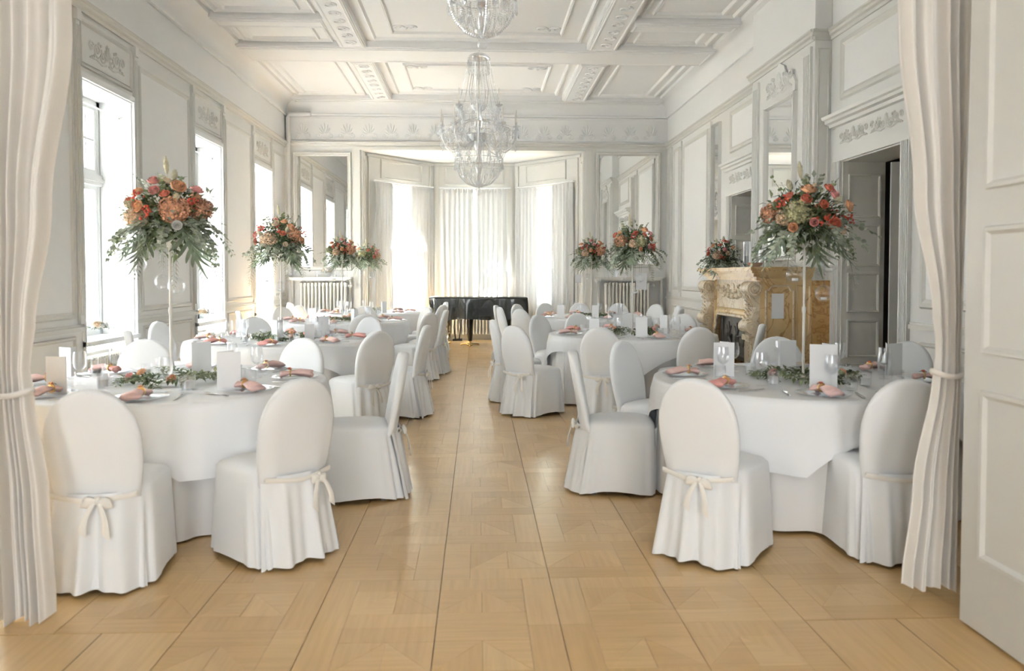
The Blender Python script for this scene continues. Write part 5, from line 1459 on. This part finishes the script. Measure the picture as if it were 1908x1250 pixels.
def arrangement(seed, spec, label, spill=1.0, tall=True):
    """local origin: the cup of the stand; mass of blossoms above, fronds hanging around"""
    rnd = random.Random(seed)
    e = empty('flower_arrangement', label=label, cat='flowers', group='tall flower arrangements')
    C = (0, 0, 0.16)
    MB().ball(C, 0.10, 10, 8, (1.1, 1.1, 0.8)).build('moss_core', 'leaf_dark', e)
    foliage_ball(e, rnd, C, (0.25, 0.25, 0.21), 320, 'leaf_dark', 0.055)
    foliage_ball(e, rnd, (0, 0, 0.15), (0.31, 0.31, 0.25), 300, 'leaf_mid', 0.052)
    foliage_ball(e, rnd, (0, 0, 0.18), (0.31, 0.31, 0.26), 150, 'leaf_eucalyptus', 0.055)
    for kind, az, el, rr, size in spec:
        d = Vector((cos(radians(az))*cos(radians(el)), sin(radians(az))*cos(radians(el)), sin(radians(el))))
        p = Vector(C)+Vector((d.x*0.235, d.y*0.235, d.z*0.20))*rr*(0.84 if kind.startswith('hyd') else 1.0)
        if kind.startswith('hyd'): hydrangea(p, size, {'r': 'hydrangea_rust', 'g': 'hydrangea_green', 't': 'hydrangea_tan'}[kind[3]], e, rnd)
        elif kind == 'berry': berries(p, e, rnd, 16)
        else: rose(p, d+Vector((rnd.uniform(-0.4, 0.4), rnd.uniform(-0.4, 0.4), 0.15)), size*0.80, 'petal_'+kind, e)
    # hanging greens
    for k in range(15):
        az = 2*pi*k/15+rnd.uniform(-0.25, 0.25); d = (cos(az), sin(az), rnd.uniform(-0.15, 0.5))
        sprig('eucalyptus_sprig', (0.10*cos(az), 0.10*sin(az), 0.10), d, rnd.uniform(0.28, 0.40), rnd.uniform(0.7, 2.8)*spill, 0.4, 0.040, 'leaf_eucalyptus', e, rnd, True, 10)
    for k in range(11):
        az = 2*pi*k/11+rnd.uniform(-0.3, 0.3); d = (cos(az), sin(az), rnd.uniform(-0.4, 0.25))
        sprig('leafy_sprig', (0.12*cos(az), 0.12*sin(az), 0.08), d, rnd.uniform(0.26, 0.34), rnd.uniform(1.5, 2.6)*spill, 0.24, 0.05, rnd.choice(['leaf_dusty', 'leaf_mid']), e, rnd, False, 9)
    for k in range(5):
        az = 2*pi*k/5+0.6+rnd.uniform(-0.3, 0.3); d = (cos(az)*0.8, sin(az)*0.8, -0.35)
        fern((0.12*cos(az), 0.12*sin(az), 0.06), d, rnd.uniform(0.36, 0.50), 2.9, 'leaf_fern', e, rnd, 0.062)
    for az in (218, 318, 60, 140):
        a = radians(az+rnd.uniform(-15, 15)); d = Vector((cos(a)*0.75, sin(a)*0.75, -0.85)); s_ = Vector((-sin(a), cos(a), 0))
        lobed_leaf((0.13*cos(a), 0.13*sin(a), 0.10), d, s_, rnd.uniform(0.32, 0.40), 'leaf_dusty', e, rnd)
    for k in range(11 if tall else 4):
        az = rnd.uniform(0, 6.28); d = (cos(az)*0.55, sin(az)*0.55, 1.0)
        sprig('upright_sprig', (0.10*cos(az), 0.10*sin(az), 0.24), d, rnd.uniform(0.15, 0.24), 0.2, 0.3, 0.028, rnd.choice(['leaf_mid', 'leaf_eucalyptus']), e, rnd, rnd.random() < 0.5, 6)
    for az, el in ((120, 60), (230, 10), (300, 20), (60, 80)):
        d = Vector((cos(radians(az))*cos(radians(el)), sin(radians(az))*cos(radians(el)), sin(radians(el))))
        plume(Vector(C)+d*0.22, d+Vector((0, 0, 0.2)), 0.075, 0.018, e, rnd)
    if tall:
        plume((-0.02, 0.03, 0.42), (-0.1, 0, 1), 0.11, 0.014, e, rnd)
    return e
# (kind, azimuth: -90 faces the camera, elevation, reach, size)
SPEC_A = [('hydr', -62, 8, 1.0, 0.088), ('hydr', 20, 15, 0.95, 0.075), ('hydt', -140, -6, 1.0, 0.066), ('hydg', 150, 10, 1.0, 0.08), ('peach', -52, 48, 1.02, 0.052), ('pink', -112, 62, 1.05, 0.045), ('pink', -95, 40, 1.0, 0.036), ('coral', -75, 30, 1.02, 0.036), ('peach', -108, 8, 1.08, 0.040), ('coral', -150, 20, 1.0, 0.036), ('coral', -128, 16, 0.98, 0.03), ('cream', -80, 72, 1.0, 0.038), ('peach', 60, 35, 1.0, 0.05), ('coral', 110, 30, 1.0, 0.045), ('pink', 0, 45, 1.0, 0.045), ('peach', 180, 40, 1.0, 0.045), ('white', -60, -18, 1.15, 0.034), ('berry', -98, -2, 1.08, 0), ('berry', -35, 20, 1.05, 0), ('berry', -130, 30, 1.05, 0), ('berry', 90, 0, 1.05, 0)]
SPEC_B = [('hydg', -125, 6, 1.0, 0.088), ('hydt', -150, -2, 0.98, 0.06), ('hydr', 40, 10, 1.0, 0.08), ('hydr', 160, 10, 1.0, 0.08), ('peach', -108, 42, 1.08, 0.052), ('coral', -112, 28, 1.0, 0.04), ('coral', -140, 36, 1.0, 0.036), ('pink', -58, 34, 1.05, 0.042), ('coral', -50, 52, 1.05, 0.042), ('peach', -32, 16, 1.10, 0.044), ('coral', -70, -14, 1.08, 0.044), ('pink', -100, -12, 1.08, 0.032), ('coral', -85, 18, 1.0, 0.034), ('cream', -80, 62, 1.0, 0.036), ('peach', -130, -20, 1.05, 0.034), ('peach', 80, 40, 1.0, 0.05), ('coral', 120, 30, 1.0, 0.045), ('cream', -48, -24, 1.12, 0.032), ('berry', -86, -8, 1.12, 0), ('berry', -28, -8, 1.08, 0), ('berry', -150, 24, 1.05, 0), ('berry', 20, 10, 1.05, 0)]
SPEC_C = [('hydt', -112, -4, 1.02, 0.086), ('hydr', -30, 18, 1.0, 0.07), ('hydg', 130, 10, 1.0, 0.08), ('hydr', 60, 0, 1.0, 0.08), ('peach', -50, 30, 1.06, 0.05), ('peach', -62, 52, 1.04, 0.042), ('pink', -150, 10, 1.04, 0.046), ('cream', -90, 45, 1.02, 0.045), ('coral', -160, -8, 1.0, 0.04), ('peach', -20, -4, 1.05, 0.04), ('pink', -110, 68, 1.0, 0.036), ('coral', -70, 12, 1.02, 0.034), ('peach', 90, 40, 1.0, 0.05), ('coral', 170, 30, 1.0, 0.045), ('cream', -65, -16, 1.05, 0.03), ('berry', -80, 24, 1.06, 0), ('berry', -130, 26, 1.06, 0), ('berry', 0, 20, 1.05, 0)]
ARR = {'A': Maker(arrangement(5, SPEC_A, 'x')), 'B': Maker(arrangement(9, SPEC_B, 'x')), 'C': Maker(arrangement(14, SPEC_C, 'x'))}
def stand(H):
    e = empty('flower_stand', label='x', cat='flower stand', group='slim flower stands')
    MB().lathe([(0.0, 0.0), (0.11, 0.0), (0.11, 0.008), (0.03, 0.014), (0.012, 0.03)], 24, cap0=True).build('base', 'stand_white', e, smooth=40)
    MB().lathe([(0.0095, 0.02), (0.0095, H*0.5)], 10).lathe([(0.008, H*0.5), (0.008, H-0.04)], 10).build('pole', 'stand_white', e, smooth=60)
    MB().lathe([(0.013, H*0.5-0.02), (0.015, H*0.5), (0.013, H*0.5+0.02)], 10).build('joint', 'stand_white', e, smooth=60)
    MB().lathe([(0.008, H-0.05), (0.05, H-0.03), (0.085, H-0.005), (0.08, H), (0.0, H-0.02)], 16).build('cup', 'stand_white', e, smooth=40)
    return e
def globe(thread):
    e = empty('hanging_glass_globe', label='x', cat='glass globe', group='hanging glass globes')
    rows = []; r = 0.055
    MB().ball((0, 0, 0), r, 20, 14).build('globe', 'clear_glass', e, smooth=180)
    MB().tube([(0.010*cos(2*pi*k/10), 0, r+0.010+0.010*sin(2*pi*k/10)) for k in range(11)], 0.0025, 5).build('hook', 'clear_glass', e, smooth=60)
    MB().lathe([(0.0, -0.042), (0.019, -0.042), (0.019, -0.026), (0.0, -0.026)], 14).build('tealight', 'candle_wax', e, smooth=40)
    MB().tube([(0, 0, r+0.018), (0, 0, r+0.018+thread)], 0.0009, 4).build('thread', 'branch', e)
    return e
SH = 0.90
STAND = Maker(stand(SH)); GLOBE = Maker(globe(0.22))
BOUQ = [('T1', 'A', 0.0, 1.02, 0), ('T2', 'B', 0.0, 1.0, 0), ('T3', 'C', 0.0, 1.0, 0), ('T4', 'B', 0.9, 0.92, 0), ('T5', 'A', 0.5, 0.84, 0), ('T6', 'A', 0.15, 0.94, 0), ('T7', 'C', 2.0, 0.84, 0)]
TLOOK = {'T1': 'rust, pink and peach flower arrangement on a slim stand over %s', 'T2': 'green hydrangea and coral rose arrangement on a slim stand over %s', 'T3': 'tan and peach flower arrangement on a slim stand over %s', 'T4': 'peach and dark flower arrangement on a slim stand over %s', 'T5': 'small leafy orange flower arrangement over %s', 'T6': 'coral flower arrangement with trailing greens over %s', 'T7': 'small orange flower arrangement over %s'}
for t, k, rz, sc, _ in BOUQ:
    x, y = TBL[t]
    STAND.put((x, y, ZT), 0, 'slim white metal flower stand on %s' % TNAME[t])
    ARR[k].put((x, y, ZT+SH-0.01), rz, TLOOK[t] % TNAME[t], scale=sc)
GL = {'T1': [(-0.16, -0.10, 1.50), (-0.06, 0.05, 1.385), (0.06, -0.06, 1.36)], 'T2': [(-0.11, -0.12, 1.435), (0.12, -0.10, 1.50), (0.13, 0.0, 1.31)], 'T3': [(0.12, -0.05, 1.47), (0.02, -0.12, 1.31), (-0.16, 0.05, 1.40)],
      'T4': [(-0.13, -0.06, 1.415), (0.06, -0.10, 1.39), (0.01, -0.12, 1.26)], 'T5': [(0.02, -0.1, 1.45), (0.08, -0.05, 1.30), (-0.12, 0.0, 1.40)], 'T6': [(-0.08, -0.1, 1.40), (0.1, 0.0, 1.35)], 'T7': [(0.08, -0.1, 1.42), (-0.1, 0.0, 1.46)]}
for t, L_ in GL.items():
    x, y = TBL[t]; hs = sorted(z for _, _, z in L_)
    for dx, dy, z in L_:
        if len(L_) == 3: w = ['lowest', 'middle', 'highest'][hs.index(z)]
        else: w = ['lower', 'upper'][hs.index(z)]
        GLOBE.put((x+dx, y+dy, z), 0, '%s hanging glass globe with tealight over %s' % (w, TNAME[t]))
# little cards hung on the stands of the right tables
for t, dx, dy, z, w, h, lab in (('T4', 0.085, -0.09, 1.26, 0.13, 0.19, 'white card hanging from the flowers of the middle right table'), ('T6', -0.22, -0.06, 1.30, 0.10, 0.14, 'white card hanging from the flowers of the far right table')):
    x, y = TBL[t]
    e = empty('hanging_card', (x+dx, y+dy, z), 0.15, label=lab, cat='card', group='cards hung on stands')
    MB().box(-w/2, w/2, -0.001, 0.001, 0, h).build('card_sheet', 'paper', e)
    MB().tube([(0, 0, h), (0, 0, h+0.22)], 0.0009, 4).build('thread', 'branch', e)
# greenery laid around the foot of each stand
def garland(seed):
    rnd = random.Random(seed)
    e = empty('olive_garland', label='x', cat='garland', group='table garlands')
    for k in range(26):
        a = 2*pi*k/26+rnd.uniform(-0.15, 0.15); r = rnd.uniform(0.14, 0.26)
        d = (cos(a+1.2), sin(a+1.2), rnd.uniform(0.05, 0.55))
        sprig('olive_sprig', (r*cos(a), r*sin(a), 0.012), d, rnd.uniform(0.16, 0.24), 0.7, 0.21, 0.07, rnd.choice(['leaf_olive', 'leaf_olive', 'leaf_dark', 'leaf_mid']), e, rnd, False, 9, 'branch')
    for k in range(3):
        a = rnd.uniform(0, 6.28); rose((0.24*cos(a), 0.24*sin(a), 0.035), (cos(a), sin(a), 1), 0.026, rnd.choice(['petal_peach', 'petal_pink', 'petal_coral']), e)
    return e
GARL = [Maker(garland(2)), Maker(garland(8))]
for i, t in enumerate(TBL):
    x, y = TBL[t]; GARL[i % 2].put((x, y, ZT+0.004), i*1.3, 'olive leaf garland around the stand on %s' % TNAME[t])
# mantelpiece flowers and candle glasses
mf = arrangement(21, [('hydt', -130, 0, 1.0, 0.075), ('coral', -120, 45, 1.0, 0.04), ('peach', -150, 40, 1.05, 0.045), ('coral', -160, 5, 1.05, 0.042), ('pink', -100, 20, 1.05, 0.042), ('coral', -95, 65, 1.1, 0.04), ('peach', -60, 30, 1.0, 0.04), ('pink', -75, 60, 1.1, 0.035), ('cream', -90, 5, 1.05, 0.04), ('berry', -110, -10, 1.1, 0), ('berry', -170, 20, 1.05, 0)], 'coral flower arrangement spilling over the far end of the mantelpiece', spill=1.0, tall=False)
mf.location = (3.08, 10.02, 1.545); mf.scale = (0.82, 0.82, 0.82); mf['group'] = 'mantel flowers'
def hurricane(label, loc, h=0.28, r=0.045):
    e = empty('hurricane_glass', loc, label=label, cat='candle', group='hurricane glasses')
    MB().lathe([(0.0, 0.001), (r, 0.001), (r, h), (r-0.002, h), (r-0.002, 0.006), (0.0, 0.006)], 20).build('glass', 'clear_glass', e, smooth=40)
    MB().lathe([(0.0, 0.0065), (r*0.62, 0.0065), (r*0.62, h*0.45), (0.0, h*0.45)], 14).build('candle', 'candle_wax', e, smooth=40)
hurricane('tall hurricane glass behind the mantel flowers', (3.42, 10.12, 1.515), 0.34)
hurricane('hurricane glass in the middle of the mantelpiece', (3.38, 9.45, 1.515), 0.26)
MB().lathe([(0.0, 0.002), (0.04, 0.002), (0.075, 0.03), (0.085, 0.055), (0.08, 0.055), (0.07, 0.033), (0.0, 0.01)], 20).build('small_bowl', 'copper_bowl', loc=(3.18, 9.12, 1.515), smooth=50, label='small copper-coloured bowl on the mantelpiece', cat='bowl')
# posies on the window sills and vases on the radiator shelf
def posy():
    rnd = random.Random(4)
    e = empty('sill_posy', label='x', cat='flowers', group='sill posies')
    MB().lathe([(0.0, 0.001), (0.03, 0.001), (0.04, 0.05), (0.035, 0.09), (0.033, 0.09), (0.038, 0.05), (0.0, 0.006)], 16).build('vase', 'clear_glass', e, smooth=50)
    for k in range(7):
        a = 2*pi*k/7; rose((0.05*cos(a), 0.05*sin(a), 0.11+0.02*(k % 2)), (cos(a), sin(a), 0.8), 0.030, ['petal_white', 'petal_cream'][k % 3 == 0], e)
    rose((0, 0, 0.14), (0, 0, 1), 0.034, 'petal_white', e)
    for k in range(6):
        a = rnd.uniform(0, 6.28); sprig('leafy_sprig', (0, 0, 0.08), (cos(a), sin(a), 0.5), 0.14, 0.8, 0.25, 0.04, 'leaf_eucalyptus', e, rnd, False, 5)
    return e
PZ = Maker(posy())
for (u, wi) in ((8.42, 'nearest'), (11.55, 'middle'), (14.3, 'farthest')):
    p = FL(u, SILL+0.0005, -0.14); PZ.put(p, u, 'small white flower posy on the sill of the %s left window' % wi)
PZ.put(FB(-2.95, 1.3855, 0.14), 1.0, 'small cream posy on the shelf under the left mirror')
hurricane('candle glass on the shelf under the left mirror', FB(-3.12, 1.3855, 0.14), 0.12, 0.04)
hurricane('second candle glass on the shelf under the left mirror', FB(-2.78, 1.3855, 0.14), 0.10, 0.035)
hurricane('candle glass on the shelf under the right mirror', FB(2.75, 1.3855, 0.14), 0.16, 0.04)

# ================================================================== OUTSIDE
MB().box(-40, 40, 18.4, 60, -0.9, -0.8).build('ground', 'gravel', label='dark ground outside the bay windows', kind='structure')
MB().box(-40, L-0.5, -10, 18.4, -0.9, -0.8).build('ground_terrace', 'gravel', label='dark ground outside the left windows', kind='structure')
def tree(seed, loc, h, label):
    rnd = random.Random(seed)
    e = empty('garden_tree', loc, label=label, cat='tree', group='trees outside the bay')
    MB().tube([(0, 0, 0), (0.05, 0.03, h*0.3), (-0.05, 0.0, h*0.65), (0, 0, h*0.9)], [0.16, 0.12, 0.08, 0.02], 8).build('trunk', 'branch', e, smooth=60)
    mb = MB(); bl = [(rnd.gauss(0, h*0.16), rnd.gauss(0, h*0.16), h*rnd.uniform(0.35, 0.95), h*rnd.uniform(0.12, 0.2)) for _ in range(16)]
    for k in range(3600):
        b = bl[k % 16]; d = Vector((rnd.gauss(0, 1), rnd.gauss(0, 1), rnd.gauss(0, 1))).normalized(); p = Vector(b[:3])+d*b[3]*rnd.uniform(0.7, 1.05)
        leaf(mb, p, (rnd.uniform(-1, 1), rnd.uniform(-1, 1), rnd.uniform(-1, 0.5)), 0.16, 0.05)
    mb.build('crown', 'tree_leaf', e)
tree(1, (3.2, 24.0, -0.8), 5.5, 'leafy garden tree seen through the right bay window')
tree(2, (-3.6, 26.5, -0.8), 6.5, 'leafy garden tree seen through the left bay window')
tree(3, (0.4, 30.0, -0.8), 7.0, 'leafy garden tree behind the centre bay window')

# unseen slab and posts added over the windows in view, to keep the high sun off them, but not off the first and the last one
shade_slab = MB().box(L-2.15, L-0.46, 6.35, 13.5, 3.55, 3.72).build('sun_shade_slab', 'window_white', label='added slab shading the left windows from the sun', kind='structure')
for k in range(4):
    y = 6.6+k*2.2; MB().box(L-2.1, L-1.95, y, y+0.15, -0.8, 3.55).build('sun_shade_post', 'window_white', shade_slab)
